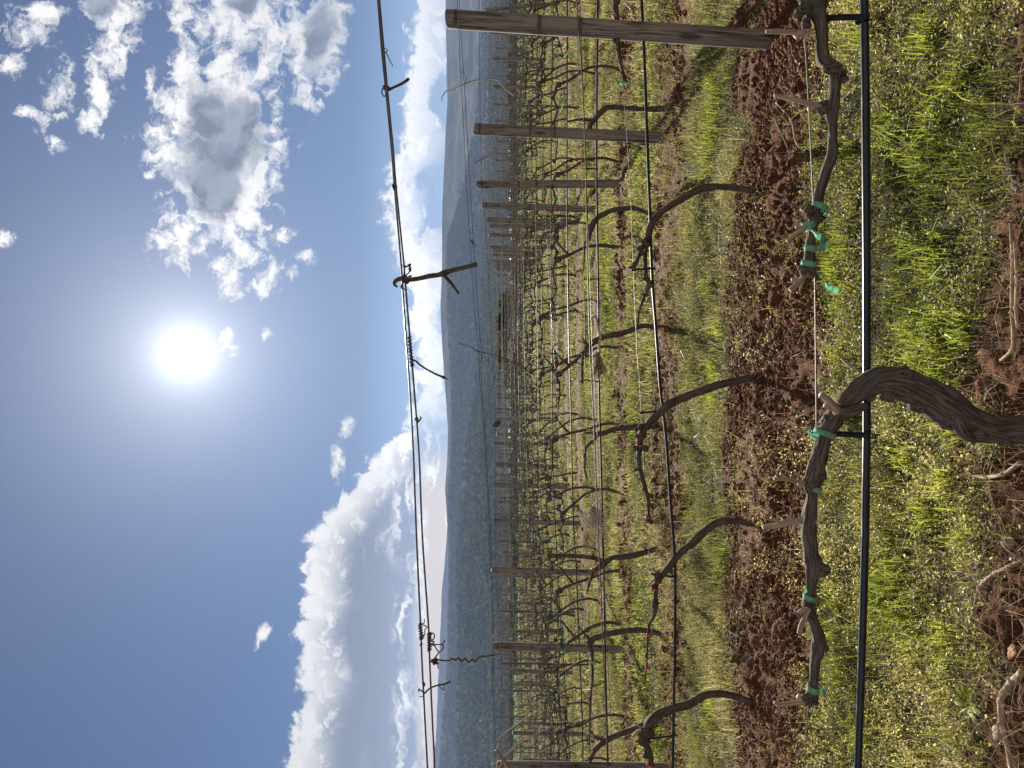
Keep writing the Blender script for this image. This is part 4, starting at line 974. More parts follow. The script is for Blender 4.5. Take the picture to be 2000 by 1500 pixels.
cane('curled_tendril', 1, [spring(838, 1236, 839, 1272, 3.2, 7, 1.8), [(838, 1236, 1.4), (847, 1238, 1.4), (848, 1246, 1.4), (843, 1251, 1.4), (848, 1254, 1.4), (842, 1259, 1.3), (849, 1261, 1.3), (852, 1267, 1.3), (857, 1273, 1.4)],
     [(849, 1286, 2), (856, 1276, 1.6), (862, 1270, 1.5), (866, 1265, 1.5), (864, 1258, 1.5), (868, 1252, 1.5), (869, 1250, 1.2)], [(864, 1258, 1.3), (854, 1259, 1.2), (845, 1258, 1.1)]], 'tangled tendril loops hanging from the lower top wire at the left', off=0.02, cat='tendril', sides=6, knots=[(838, 1238, 3.6), (839, 1246, 3.4), (838, 1270, 3)])
cane('spiral_tendril', 1, [[(841, 1292, 1.8), (849, 1294, 1.8), (856, 1289, 1.8), (866, 1290, 1.7), (876, 1290, 1.7), (884, 1286.5, 1.7), (890, 1289.5, 1.8), (895, 1285, 1.8), (901, 1291, 1.9), (908, 1286.5, 1.9), (913, 1291, 1.9), (918, 1292, 1.9), (922, 1287, 2), (928, 1292, 2), (934, 1285, 1.8), (942, 1282.5, 1.8), (955, 1281, 1.7), (968, 1278.5, 1.6), (978, 1277, 1.3)], [(850, 1292, 1.5), (855, 1298, 1.4), (856, 1306, 1.2)]], 'long corkscrew tendril hanging down before the wooded hill', off=0.03, cat='tendril', n=5, knots=[(846, 1291, 4), (851, 1288, 4.2), (853, 1294, 3.6), (848, 1296, 3)])
cane('cut_cane', 1, [[(818, 1351, 1.4), (818, 1346, 1.3), (824, 1350, 1.4), (829, 1354, 1.8), (834, 1349, 1.8), (842, 1343, 1.8), (856, 1338, 1.8), (868, 1336, 1.9), (880, 1331, 2.2)], [(857, 1338, 1.1), (862, 1345, 1.1), (867, 1347, 1.1), (867, 1337, 1.1)], [(819, 1361, .9), (828, 1360, .9)]], 'forked short cane crossing the two top wires near the left edge', off=0.02, knots=[(827, 1335, 3), (828, 1338, 3)])
cane('long_cane', 2, [[(864, 198, 1.0), (863, 190, 1.2), (873, 177, 1.4), (884, 176.5, 1.5), (892, 170, 1.5), (906, 165, 1.6), (924, 157.5, 1.7), (946, 157, 1.7), (958, 154, 1.8), (974, 158, 1.9), (988, 174, 2), (1004, 187, 2)]], 'wavy brown cane arching over the top wires between the right posts', 'cane', 0.03, 6)
cane('curled_tendril', 2, [[(901, 140, 1), (907, 143, .9), (911, 152, .9), (909, 160, .9), (906, 166, 1)]], 'small loop of tendril touching the wavy brown cane', off=0.02, cat='tendril', sides=5)
cane('long_cane', 2, [[(896, 669, 1.4), (908, 674, 1.3), (920, 678, 1.3), (932, 686, 1.4), (960, 692, 1.4), (992, 703, 1.5), (1010, 712, 1.6), (1044, 733, 2)]], 'straight dark cane slanting across the wires below the sun', 'caned', 0.03, 6)
cane('long_cane', 2, [[(924, 319, 2), (936, 313, 2), (948, 308, 2), (962, 300, 1.8), (976, 290, 1.6), (990, 282, 1.4)]], 'reddish cane slanting beside the second nearest post', 'cane', 0.05, 6)
cane('long_cane', 2, [[(970, 1468, 3.5), (972, 1460, 2.2), (974, 1454, 1.6), (979, 1438, 1.4), (1000, 1422, 1.6), (1032, 1400, 1.8), (1060, 1384, 1.8)]], 'thin cane slanting down from the left edge cluster', 'cane', 0.03, 6)
cane('stub_cane', 2, [[(968, 1465, 4), (975, 1475, 5), (983, 1484, 6), (992, 1500, 5), (1000, 1515, 4)], [(980, 1482, 4), (995, 1470, 3.5), (1010, 1455, 3), (1040, 1438, 2.4), (1075, 1420, 2)], [(985, 1486, 3), (974, 1500, 2)]], 'pale knobbly cane cluster at the top of the left edge', 'cane', 0.02, 8, knots=[(984, 1485, 6)])
cane('curled_tendril', 2, [[(939, 692, 1), (942, 700, .9), (947, 697, .9), (950, 705, .9), (956, 701, .9)], [(936, 690, .9), (934, 700, .9), (937, 708, .8)]], 'fine tendril under the top wires beside the slanting dark cane', off=0.02, cat='tendril', sides=5)
cane('curled_tendril', 2, [[(918, 470, 1), (922, 471, .9), (925, 480, .9), (931, 482, .9)], spring(920, 468, 925, 478, 2, 3, 1)], 'fine tendril joining the top wires near the row of posts', off=0.02, cat='tendril', sides=5)
cane('dead_leaf', 2, [], '', knots=[]) if False else None
def leafy_bit(name, r, x, y, q, mat, label, cat, seed, off=0.02):
    mb = MB(); c = PR(x, y, r, off); s = q * row_d0(r) / F
    blob(mb, c, s, seed, 0.7, (10, 8), (1, 0.35, 1))
    blob(mb, c + Vector((s * .5, 0, -s * .4)), s * .6, seed + 3, 0.8, (8, 6), (1, 0.3, .8))
    return tag(mb.build(name, M[mat]), label, cat)
leafy_bit('dead_leaf', 2, 967, 1243, 5, 'pale', 'pale dry leaf caught on the top wire by the left post', 'leaf', 2)
leafy_bit('cocoon', 3, 970, 828, 7, 'caned', 'small brown cocoon clinging to the top wire of the third row', 'cocoon', 5)
leafy_bit('dead_leaf', 2, 980, 1358, 3.4, 'pale', 'pale curled bit on the wires before the wooded hill', 'leaf', 7)

# straw tuft, dry grass clump and frayed twine on the third hose
def hair(name, r, x0, y0, m, dx, dy, spread, q, mat, label, cat, seed, off=0.03, curl=0.4):
    rs = random.Random(seed); mb = MB(); c = PR(x0, y0, r, off); px = row_d0(r) / F
    for i in range(m):
        a = Vector((-(dy + rs.uniform(-spread, spread)) * px, rs.uniform(-.5, .5) * spread * px, -(dx + rs.uniform(-spread, spread)) * px))
        st = c + Vector((rs.uniform(-1, 1) * spread * .3 * px, 0, rs.uniform(-1, 1) * spread * .3 * px))
        w = Vector((rs.uniform(-1, 1), rs.uniform(-1, 1), rs.uniform(-1, 1))) * a.length * curl
        tube(mb, [st, st + a * .4 + w * .5, st + a * .75 + w, st + a * rs.uniform(.8, 1.1)], [q * px, q * px, q * px, q * px * .6], 4, 3)
    return tag(mb.build(name, M[mat]), label, cat)
hair('straw_tuft', 3, 1168, 690, 46, 3, 42, 12, 0.7, 'straw', 'pale frayed straw tuft hanging on the third hose', 'tuft', 3, curl=0.08)
def rope(name, r, pts, q, mat, label, cat, off=0.02):
    mb = MB(); p = [PR(x, y, r, off) for x, y in pts]; sp = spline(p, 8); t, N, B = frames(sp); s = q * row_d0(r) / F
    for ph in (0, 2.1, 4.2):
        L = np.arange(len(sp)) * 1.1 + ph
        tube(mb, sp + (N * np.cos(L)[:, None] + B * np.sin(L)[:, None]) * s * .6, s * .62, 6, 1)
    return tag(mb.build(name, M[mat]), label, cat)
rope('frayed_twine', 3, [(1152, 617), (1155, 622), (1163, 618), (1166, 630), (1169, 645), (1173, 658), (1170, 672), (1171, 690)], 2.4, 'pale', 'pale frayed twine knotted round the third hose', 'twine')
hair('dry_grass_clump', 3, 1158, 992, 110, 3, 40, 14, 0.5, 'pale', 'grey dry grass clump caught on the third hose', 'clump', 9, curl=0.55)
hair('dry_grass_clump', 3, 1146, 1040, 22, 2, 40, 16, 0.5, 'straw', 'loose dry stems trailing left of the grey clump', 'clump', 19, curl=0.3)

# ------------------------------------------------------------------ prunings on the ground
def fallen(name, pts, rad, mat, label, seed, sides=9, bark=0.15, sides2=(), lift=0.012):
    mb = MB(); p = [PG(x, y, lift) for x, y in pts]
    tube(mb, p, rad, sides, 6, bark, seed)
    for s, rr in sides2: tube(mb, [PG(x, y, lift) for x, y in s], rr, 7, 5, bark, seed + 2)
    for i in range(1, len(p) - 1): blob(mb, p[i], rad[i] * 1.35, seed + i, 0.4, (8, 6))
    return tag(mb.build(name, M[mat]), label, 'cane', 'pruned canes lying on the ground')
fallen('fallen_cane', [(1890, 926), (1912, 930), (1935, 932), (1968, 926), (2004, 902)], [.003, .004, .0055, .006, .0065], 'cane', 'pale curved cane on the ground left of the gnarled trunk', 1, sides2=[([(1912, 930), (1895, 922), (1888, 915)], [.003, .002, .0015])])
fallen('fallen_cane', [(1905, 1206), (1912, 1178), (1921, 1148), (1938, 1130), (1952, 1119), (1978, 1108), (2008, 1092)], [.003, .004, .0055, .006, .006, .006, .006], 'cane', 'long pale angled cane on the ground near the bottom edge', 2)
fallen('fallen_cane', [(2006, 1312), (1985, 1332), (1970, 1352), (1963, 1372), (1965, 1412), (1974, 1450), (1984, 1500), (1990, 1530)], [.011, .0105, .010, .009, .0085, .008, .008, .008], 'cane', 'thickest bent cane on the ground in the left corner', 3)
fallen('fallen_cane', [(1982, 436), (1986, 500), (1985, 560), (1985, 610), (1988, 660), (1984, 685), (1963, 704)], [.0045, .005, .005, .0055, .006, .006, .005], 'cane', 'straight upright lying cane right of the gnarled trunk', 4)
fallen('fallen_cane', [(1990, 470), (1994, 540), (1993, 600), (1996, 640)], [.004, .0045, .005, .004], 'cane', 'thin cane lying against the straight one', 5)
fallen('fallen_cane', [(1975, 300), (1985, 330), (1992, 360), (2000, 372)], [.008, .010, .010, .009], 'caned', 'stout dark root like cane by the bottom edge at the right', 6)
fallen('fallen_cane', [(1975, 35), (1988, 15), (1998, 0), (2010, -25)], [.0045, .005, .006, .006], 'cane', 'pale cane stub in the corner at the right end', 7)
fallen('fallen_cane', [(1932, 1330), (1948, 1342), (1960, 1355)], [.004, .005, .006], 'cane', 'short cane forking from beside the thickest bent cane', 8)
fallen('fallen_cane', [(1850, 1486), (1870, 1492), (1888, 1502), (1900, 1520)], [.004, .005, .005, .005], 'cane', 'short pale cane at the left edge of the grass', 9)
fallen('fallen_cane', [(1930, 1000), (1940, 1040), (1930, 1080), (1925, 1110)], [.003, .004, .004, .003], 'caned', 'thin dark cane between the two pale curved canes', 10)
fallen('fallen_cane', [(1505, 195), (1520, 235), (1545, 290), (1560, 340)], [.005, .006, .006, .005], 'caned', 'slanting dark cane on the soil left of the tallest post', 11)
fallen('fallen_cane', [(1520, 200), (1550, 235), (1568, 275), (1580, 305)], [.004, .005, .005, .004], 'cane', 'slanting paler cane on the soil beside the front wire', 12)
fallen('fallen_cane', [(1638, 205), (1655, 190), (1668, 178), (1682, 166)], [.004, .0045, .005, .005], 'cane', 'pale twig in the grass behind the front hose', 13)
fallen('fallen_cane', [(1520, 700), (1530, 670), (1540, 640)], [.003, .003, .002], 'caned', 'short dark twig on the shaded soil', 14)
fallen('fallen_cane', [(1400, 1250), (1430, 1215), (1425, 1230), (1450, 1245)], [.003, .004, .004, .003], 'caned', 'crooked twig at the grass edge under the second row', 15)
for i, (x, y, q, l) in enumerate([(1473, 552, .02, 'rounded stone on the soil straight below the hooked cane'), (1505, 573, .016, 'small stone behind the short cut spur with green tape'), (1510, 660, .018, 'brown stone on the shaded soil'), (1955, 1432, .022, 'pale stone beside the thickest bent cane'), (1972, 1060, .02, 'flat pale stone near the long angled cane'), (1640, 105, .012, 'tiny white stone near the front hose')]):
    mb = MB(); blob(mb, PG(x, y, q * .3), q, i * 3, 0.35, (14, 10), (1.1, 1, .7)); tag(mb.build('stone', M['stone']), l, 'stone', 'stones on the soil')
# the broad leaved rosette
c = PG(1905, 1375); R = tag(empty('rosette_weed', c), 'bright yellow green rosette weed near the left bottom corner', 'weed')
for i in range(9):
    a = i * 2.4; L = random.uniform(.05, .085); mb = MB()
    d = Vector((math.cos(a), math.sin(a), 0)); s = Vector((-math.sin(a), math.cos(a), 0)); V = []; m = 7
    for j in range(m + 1):
        t = j / m; w = L * 0.17 * math.sin(math.pi * min(1, t * .92 + .08)) ** .7 * (1 if j % 2 else .8)
        p = d * L * t + Vector((0, 0, .012 + L * .75 * t - L * .55 * t * t))
        V += [p - s * w + Vector((0, 0, .004)), p, p + s * w + Vector((0, 0, .004))]
    mb.add(V, [q for j in range(m) for q in ((3 * j, 3 * j + 1, 3 * j + 4, 3 * j + 3), (3 * j + 1, 3 * j + 2, 3 * j + 5, 3 * j + 4))])
    mb.build('leaf', M['lush'], R)
for i, (x, y, l) in enumerate([(1757, 1322, 'brown dead leaf lying in the grass at the left'), (1985, 1275, 'curled brown dead leaf by the bottom edge')]):
    mb = MB(); blob(mb, PG(x, y, .01), .022, i + 4, 1.1, (14, 10), (1, .7, .18)); tag(mb.build('dead_leaf', M['leaf']), l, 'leaf')
# ------------------------------------------------------------------ bushes and hedge beyond the last row
def bush_mesh(seed, mat, n=3600, leaf=0.06, w=1.0, h=1.0):
    g = np.random.default_rng(seed)
    m = 16
    cx = g.normal(0, 0.33, m) * w; cy = g.normal(0, 0.25, m); cz = (0.25 + 0.62 * g.random(m)) * h; cr = g.uniform(0.12, 0.26, m)
    i = g.integers(0, m, n)
    d = g.normal(0, 1, (n, 3)); d /= np.linalg.norm(d, axis=1)[:, None]
    rr = cr[i] * g.uniform(0.55, 1.15, n)
    P0 = np.stack([cx[i], cy[i], cz[i]], 1) + d * rr[:, None] * np.array([1.15 * w, 1.0, 0.9 * h])
    P0[:, 2] = np.maximum(P0[:, 2], 0.03)
    a = g.normal(0, 1, (n, 3)); a /= np.linalg.norm(a, axis=1)[:, None]
    b = np.cross(a, g.normal(0, 1, (n, 3))); b /= np.linalg.norm(b, axis=1)[:, None]
    s = (leaf * g.uniform(0.6, 1.5, n))[:, None]
    V = np.stack([P0 - a * s, P0 + b * s * .5, P0 + a * s, P0 - b * s * .5], 1).reshape(-1, 3)
    me = mesh_np('crown', V, np.arange(4 * n), np.arange(n) * 4, np.full(n, 4)); me.materials.append(mat)
    return me
def stem_mesh(seed):
    mb = MB(); rs = random.Random(seed)
    for i in range(7):
        x, y = rs.uniform(-.4, .4), rs.uniform(-.25, .25)
        tube(mb, [(x * .2, y * .2, -.08), (x * .5, y * .5, .3), (x, y, rs.uniform(.55, .85))], [.035, .022, .01], 6, 3, .2, i)
    return mb.mesh('stem', M['barkfar'])
BM = {q: [bush_mesh(s + 10 * i, M[q]) for s in range(3)] for i, q in enumerate(('shrub', 'shruby', 'shrubo'))}
SB = stem_mesh(4)
def bush(y, xt, D, wpx, kind, label, zb=None):
    p = P(xt, y, D); z0 = float(base_z(np.array(p.x), np.array(D))) if zb is None else zb
    h = max(0.35, p.z - z0); w = wpx * D / F
    e = empty('shrub', (p.x, D, z0)); tag(e, label, 'shrub', 'hedge and bushes beyond the vineyard')
    rs_ = random.Random(int(y * 7 + xt)); 
    c = link('crown', BM[kind][rs_.randrange(3)], e); c.scale = (w / 1.1, w / 1.1, h); c.rotation_euler = (0, 0, rs_.uniform(-.5, .5))
    s = link('stem', SB, e); s.scale = (w / 1.6, w / 1.6, h)
ys = [15, 62, 105, 150, 188, 226, 270, 310, 345, 385, 425, 462, 500, 540, 580]
for i, y in enumerate(ys):
    top = 993 + (i % 3) * 2.5 - (i % 2) * 2 - (6 if y in (188, 226) else 0) - (0 if y < 480 else -3)
    bush(y, top, 57 + (i % 3) * .8, 64 + 9 * (i % 2), 'shrub', 'dark green hedge shrub beyond the last row, %s from the right' % ordinal(i + 1))
bush(655, 967, 56.5, 96, 'shrubo', 'tall olive green bush below the sun, nearer half')
bush(705, 975, 57.5, 84, 'shrubo', 'olive green bush leaning on the left of the tallest bush')
bush(608, 983, 57, 66, 'shrubo', 'low olive green bush right of the tallest bush')
for i, (y, x) in enumerate([(730, 996), (768, 994), (806, 996), (845, 993), (884, 997), (920, 992), (958, 996), (996, 998), (1035, 995), (1072, 998)]):
    bush(y, x, 57 + i % 2, 58, 'shrub', 'dark bush behind the posts, %s left of the olive green bush' % ordinal(i + 1))
for i, (y, x) in enumerate([(1105, 994), (1135, 991), (1166, 995), (1195, 992), (1228, 996), (1258, 997), (1286, 1000)]):
    bush(y, x, 66 + (i % 2), 40, 'shruby', 'yellow green bush at the field edge on the left, %s from the right' % ordinal(i + 1))

# ------------------------------------------------------------------ hills
def hill(name, crest, D0, D1, mat, amp, zb=-27.0, nk=420, nt=110, back=0.25):
    cy = np.array([c[0] for c in crest], float); cx = np.array([c[1] for c in crest], float)
    k = np.linspace(-0.80, 0.80, nk)
    yy = 750 - k * F
    xc = np.interp(yy, cy, cx) + (fbm(yy * 0.02, yy * 0 + D1, 3) - 0.5) * 2.2
    zc = (V0 - xc) / F * D1
    t = np.concatenate([np.linspace(0, 1, nt), np.linspace(1, 1 + back, 14)[1:]])
    T, K = np.meshgrid(t, k, indexing='ij')
    D = D0 + (D1 - D0) * T
    X = K * D
    sh = np.where(T <= 1, np.clip(T, 0, 1) ** 1.25, 1 - ((T - 1) / back) ** 2 * 0.6)
    rel = fbm(X * 9.0 / D1 + 3, D * 9.0 / D1, 5, 0.55) - 0.5
    rid = np.abs(fbm(X * 14 / D1 + rel, D * 4 / D1 + 7, 4) - 0.5)
    fade = np.sin(np.pi * np.clip(T, 0, 1)) ** 0.8
    Z = zb + (zc[None] - zb) * sh + amp * fade * (rel * 1.6 - rid * 1.2)
    V = np.stack([X, D, Z], -1).reshape(-1, 3)
    n1, n2 = T.shape
    i = np.arange(n1 - 1)[:, None] * n2 + np.arange(n2 - 1)[None]
    q = np.stack([i, i + 1, i + n2 + 1, i + n2], -1).reshape(-1, 4)
    me = mesh_np(name, V, q.ravel(), np.arange(len(q)) * 4, np.full(len(q), 4), True); me.materials.append(mat)
    tag(link(name, me), kind='structure')
    return k, t[:nt], X[:nt], D[:nt], Z[:nt]
HA = hill('wooded_hill', [(-500, 962), (0, 958), (400, 950), (600, 940), (750, 925), (900, 906), (1050, 893), (1200, 893), (1500, 892), (2000, 880)], 260, 800, M['hillnear'], 14)
HB = hill('mid_hill', [(-500, 945), (0, 941), (100, 938), (250, 925), (350, 906), (430, 884), (460, 873), (520, 870), (600, 872), (700, 876), (800, 881), (900, 878), (960, 874), (1030, 874.5), (1100, 876), (1200, 874), (1300, 872), (1350, 867), (1400, 863), (1500, 857), (1700, 845), (2000, 840)], 700, 1150, M['hillmid'], 12)
HC = hill('mountain', [(-500, 862), (0, 870), (100, 872), (200, 873), (300, 869), (350, 866), (400, 864), (500, 863), (600, 860), (650, 862), (720, 866), (800, 873), (840, 875), (900, 873), (960, 869), (1020, 873), (1060, 878), (1200, 886), (1500, 890), (2000, 890)], 1000, 1700, M['hillfar'], 26)
HD = hill('far_ridge', [(-500, 900), (800, 895), (900, 885), (1020, 874), (1100, 869), (1160, 862), (1200, 861), (1300, 857), (1400, 853), (1450, 852), (1470, 847), (1500, 846), (1700, 842), (2000, 850)], 1900, 2300, M['hillfar'], 14)
def woods(name, H, n, rmin, rmax, dens, seed, label):
    """tree crowns covering a far hillside: one mass nobody could count"""
    g = np.random.default_rng(seed); k, t, X, D, Z = H
    K = g.uniform(0.02, 0.98, n * 3) * (len(k) - 1); T = g.uniform(0.05, 0.97, n * 3) ** 0.75 * (len(t) - 1)
    ki, ti = K.astype(int), np.minimum(T.astype(int), len(t) - 2); fk, ft = K - ki, T - ti
    def lerp(Q): return (Q[ti, ki] * (1 - fk) + Q[ti, ki + 1] * fk) * (1 - ft) + (Q[ti + 1, ki] * (1 - fk) + Q[ti + 1, ki + 1] * fk) * ft
    x, d, z = lerp(X), lerp(D), lerp(Z)
    keep = (fbm(x * dens, d * dens * 1.6, 3) > 0.44) | (g.random(n * 3) < 0.3)
    keep &= np.abs(x / d) < 0.6
    x, d, z = x[keep][:n], d[keep][:n], z[keep][:n]; n = len(x)
    base = MB(); blob(base, (0, 0, 0), 1.0, seed, 0.5, (7, 5)); bv = np.concatenate(base.V); bf = base.F
    r = g.uniform(rmin, rmax, n)
    L = bv[None] * r[:, None, None] * (1 + g.normal(0, 0.2, (n, len(bv), 1))) * np.stack([g.uniform(.8, 1.2, n), g.uniform(.8, 1.2, n), g.uniform(.7, 1.25, n)], 1)[:, None]
    V = (L + np.stack([x, d, z + r * 0.55], 1)[:, None]).reshape(-1, 3)
    lens = np.array([len(f) for f in bf]); flat = np.array([i for f in bf for i in f])
    lp = (flat[None] + np.arange(n)[:, None] * len(bv)).ravel(); tot = np.tile(lens, n)
    me = mesh_np(name, V, lp, np.concatenate([[0], np.cumsum(tot)[:-1]]), tot, False); me.materials.append(M['forest'])
    tag(link(name, me), label, 'woods', None, 'stuff')
woods('woods', HA, 20000, 1.1, 2.5, 0.012, 1, 'woods covering the nearer hillside at the left')
woods('woods', HB, 13000, 1.2, 2.5, 0.008, 2, 'woods on the hazy hill behind the nearer one')

# ------------------------------------------------------------------ sky, sun, air
SUNDIR = Vector((60 / F, 1.0, (V0 - 365) / F)).normalized()
ELEV = math.asin(SUNDIR.z); AZ = math.atan2(SUNDIR.x, SUNDIR.y)
SKYTINT = (0.0175, 0.0305, 0.0495); EXPO = 1.75
def build_world():
    w = bpy.data.worlds.new('World'); SC.world = w; w.use_nodes = True
    nt = w.node_tree; nt.nodes.clear(); k = NT(nt)
    sky = k.n('ShaderNodeTexSky', sky_type='NISHITA'); sky.sun_disc = False
    sky.sun_elevation = ELEV; sky.sun_rotation = AZ; sky.altitude = 300; sky.air_density = 1.0; sky.dust_density = 0.15; sky.ozone_density = 2.0
    d = k.n('ShaderNodeTexCoord').outputs['Generated']
    sp = k.n('ShaderNodeSeparateXYZ'); k.set(sp.inputs[0], d)
    x, y, z = sp.outputs
    yc = k.m('MAXIMUM', y, 0.06)
    U = k.m('ADD', k.m('MULTIPLY', k.m('DIVIDE', x, yc), 14.44), 7.5)      # hundreds of photo pixels, from the left
    Vv = k.m('SUBTRACT', 9.79, k.m('MULTIPLY', k.m('DIVIDE', z, yc), 14.44))  # and downwards
    cb = k.n('ShaderNodeCombineXYZ'); k.set(cb.inputs[0], U); k.set(cb.inputs[1], Vv); C = cb.outputs[0]
    # glow of the sun in the air
    dot = k.n('ShaderNodeVectorMath', operation='DOT_PRODUCT'); k.set(dot.inputs[0], d); dot.inputs[1].default_value = SUNDIR
    ang = k.m('ARCCOSINE', k.m('MINIMUM', dot.outputs['Value'], 0.999999))
    def ex(s, g): return k.m('MULTIPLY', k.m('EXPONENT', k.m('DIVIDE', ang, -s)), g)
    # noises
    wn = k.noise(C, 1.9, 7, 0.62, True)
    wv = k.n('ShaderNodeVectorMath', operation='MULTIPLY_ADD'); k.set(wv.inputs[0], wn); wv.inputs[1].default_value = (.9, .9, 0)
    ws = k.n('ShaderNodeVectorMath', operation='ADD'); k.set(ws.inputs[0], C); ws.inputs[1].default_value = (-.45, -.45, 0)
    k.set(wv.inputs[2], ws.outputs[0]); W = wv.outputs[0]
    n1 = k.noise(W, 2.4, 12, 0.68)
    n2 = k.noise(W, 0.9, 5, 0.55)
    n3 = k.noise(k.map(W, loc=(0.22, 0.22, 0)), 2.1, 6, 0.6)
    # scattered cumulus patches: (photo x, photo y, half length along x, half length along y, turn)
    B = [(225, 45, 55, 85, 0), (195, 165, 36, 75, -.25), (180, 235, 22, 40, 0), (215, 110, 40, 60, -.3), (60, 60, 60, 40, 0), (110, 180, 35, 70, .3), (20, 125, 40, 28, 0), (105, 275, 35, 18, .5), (55, 215, 30, 14, 0),
         (470, 40, 90, 95, 0), (360, 25, 55, 34, .5), (450, 150, 75, 95, -.1), (400, 210, 55, 60, 0), (440, 310, 92, 110, 0), (395, 330, 55, 70, 0), (470, 430, 52, 75, 0), (500, 370, 30, 55, 0), (450, 535, 32, 48, 0), (480, 490, 36, 40, 0),
         (368, 140, 36, 58, 0), (330, 205, 30, 40, -.5), (315, 270, 40, 62, 0), (535, 110, 30, 55, .4),
         (590, 110, 52, 70, 0), (640, 80, 38, 80, .2), (575, 60, 40, 60, .3),
         (350, 455, 42, 60, .4), (395, 475, 26, 30, 0), (538, 350, 16, 28, 0), (537, 290, 14, 16, 0), (612, 205, 17, 17, 0), (598, 500, 20, 18, 0), (520, 550, 22, 32, .4), (550, 465, 26, 14, 0), (575, 530, 12, 12, 0), (440, 655, 14, 18, 0), (450, 684, 14, 14, 0), (517, 655, 10, 12, 0), (4, 470, 20, 20, 0),
         (295, 155, 14, 22, 0), (295, 340, 12, 10, 0), (540, 220, 16, 24, 0), (520, 255, 30, 16, 0),
         (675, 838, 10, 22, .3), (660, 905, 12, 26, 0), (510, 1245, 9, 22, .5), (650, 75, 16, 50, 0), (85, 20, 30, 20, 0)]
    L = None
    for i_, (bx, by, rx, ry, a) in enumerate(B):
        if i_ < 9: rx, ry = rx * .74, ry * .8
        v = k.map(C, loc=((1500 - by) / 100, bx / 100, 0), rot=(0, 0, a), sc=(ry / 100 * 1.25, rx / 100 * 1.25, 1), typ='TEXTURE')
        ln = k.n('ShaderNodeVectorMath', operation='LENGTH'); k.set(ln.inputs[0], v)
        e = ln.outputs['Value']
        L = e if L is None else k.m('SMOOTH_MIN', L, e, 0.12)
    Mk = k.m('SUBTRACT', 1.0, k.m('MINIMUM', L, 2.0))
    L2 = None
    for bx, by, rx, ry in [(430, 290, 62, 78), (405, 225, 34, 40), (425, 365, 40, 48), (492, 232, 18, 20), (625, 78, 26, 52), (478, 2, 30, 22), (205, 5, 30, 20)]:
        v = k.map(W, loc=((1500 - by) / 100, bx / 100, 0), sc=(ry / 100 * 1.2, rx / 100 * 1.2, 1), typ='TEXTURE')
        ln = k.n('ShaderNodeVectorMath', operation='LENGTH'); k.set(ln.inputs[0], v)
        L2 = ln.outputs['Value'] if L2 is None else k.m('SMOOTH_MIN', L2, ln.outputs['Value'], 0.3)
    dk = k.m('ADD', k.m('SUBTRACT', 1.0, L2), k.m('MULTIPLY', k.m('SUBTRACT', n2, 0.5), 1.6))
    dens = k.m('ADD', k.m('MULTIPLY', Mk, 0.92), k.m('MULTIPLY', k.m('SUBTRACT', n1, 0.53), 4.3))
    dens = k.m('ADD', dens, k.m('MULTIPLY', k.mr(dk, -0.6, 0.2), 0.7))
    al = k.m('POWER', k.mr(dens, -0.05, 0.65, 0, 1, False), 0.85)
    thick = k.m('MULTIPLY', k.mr(dk, -0.45, 0.4), k.mr(dens, 0.1, 0.7))
    tex = k.mr(k.m('SUBTRACT', n1, n3), -0.16, 0.06)
    # the two banks along the horizon
    fc = k.n('ShaderNodeFloatCurve'); k.set(fc.inputs[1], k.m('DIVIDE', U, 15.0)); cu = fc.mapping.curves[0]
    pts = [(1500, 552), (1400, 568), (1350, 582), (1290, 582), (1235, 568), (1180, 590), (1125, 586), (1075, 590), (1030, 612), (980, 650), (940, 690), (900, 715), (860, 748), (830, 792), (760, 800), (640, 798), (600, 786), (530, 778), (450, 752), (390, 742), (335, 748), (300, 770), (240, 780), (190, 780), (120, 792), (50, 797), (0, 808)]
    P_ = [((1500 - a) / 1500, (b - 500) / 400) for a, b in pts]
    cu.points[0].location = P_[0]; cu.points[1].location = P_[-1]
    for q in P_[1:-1]: cu.points.new(*q)
    fc.mapping.update()
    Vt = k.m('ADD', k.m('MULTIPLY', fc.outputs[0], 4.0), 5.0)
    h = k.m('SUBTRACT', Vv, Vt)                                       # hundreds of pixels below the top edge
    nb = k.noise(W, 3.2, 11, 0.6)
    hb = k.m('ADD', h, k.m('MULTIPLY', k.m('SUBTRACT', nb, 0.5), 1.1))
    streak = k.noise(k.map(C, rot=(0, 0, 0.06), sc=(0.35, 2.6, 1)), 1.0, 6, 0.55)
    left = k.mr(U, 6.2, 7.6, 1, 0)
    hole = k.noise(k.map(W, sc=(0.6, 1.3, 1), loc=(4, 2, 0)), 1.5, 8, 0.6)
    rightmask = k.mr(k.m('ADD', k.m('MULTIPLY', hole, 1.0), k.m('MULTIPLY', k.mr(h, 0.9, 0.0), 0.30)), 0.42, 0.58)
    abank = k.m('MULTIPLY', k.mr(hb, 0.0, 0.22), k.m('MAXIMUM', k.mr(left, 0.2, 0.8), rightmask))
    lowfade = k.mr(k.m('ADD', Vv, k.m('MULTIPLY', k.m('SUBTRACT', streak, 0.5), 1.0)), 8.02, 8.25, 1, 0)
    ab = k.m('MULTIPLY', abank, k.m('MAXIMUM', k.m('SUBTRACT', 1.0, left), lowfade))
    rimw = k.m('ADD', hb, k.m('MULTIPLY', k.m('SUBTRACT', n2, 0.5), 0.6))
    rimw = k.m('SUBTRACT', rimw, k.m('MULTIPLY', k.mr(nb, 0.50, 0.66), k.mr(h, 1.5, 0.3)))
    rim = k.mr(rimw, 0.15, 1.15)                                      # 0 bright rim, 1 shaded body
    stw = k.mr(streak, 0.55, 0.72)
    # colours as they show in the picture; OUT turns them into what the sky sends out
    OUT = 10.0 / 2 ** EXPO
    sunlit = k.mr(ang, 0.0, 0.6, 1.35, 0.90, False)
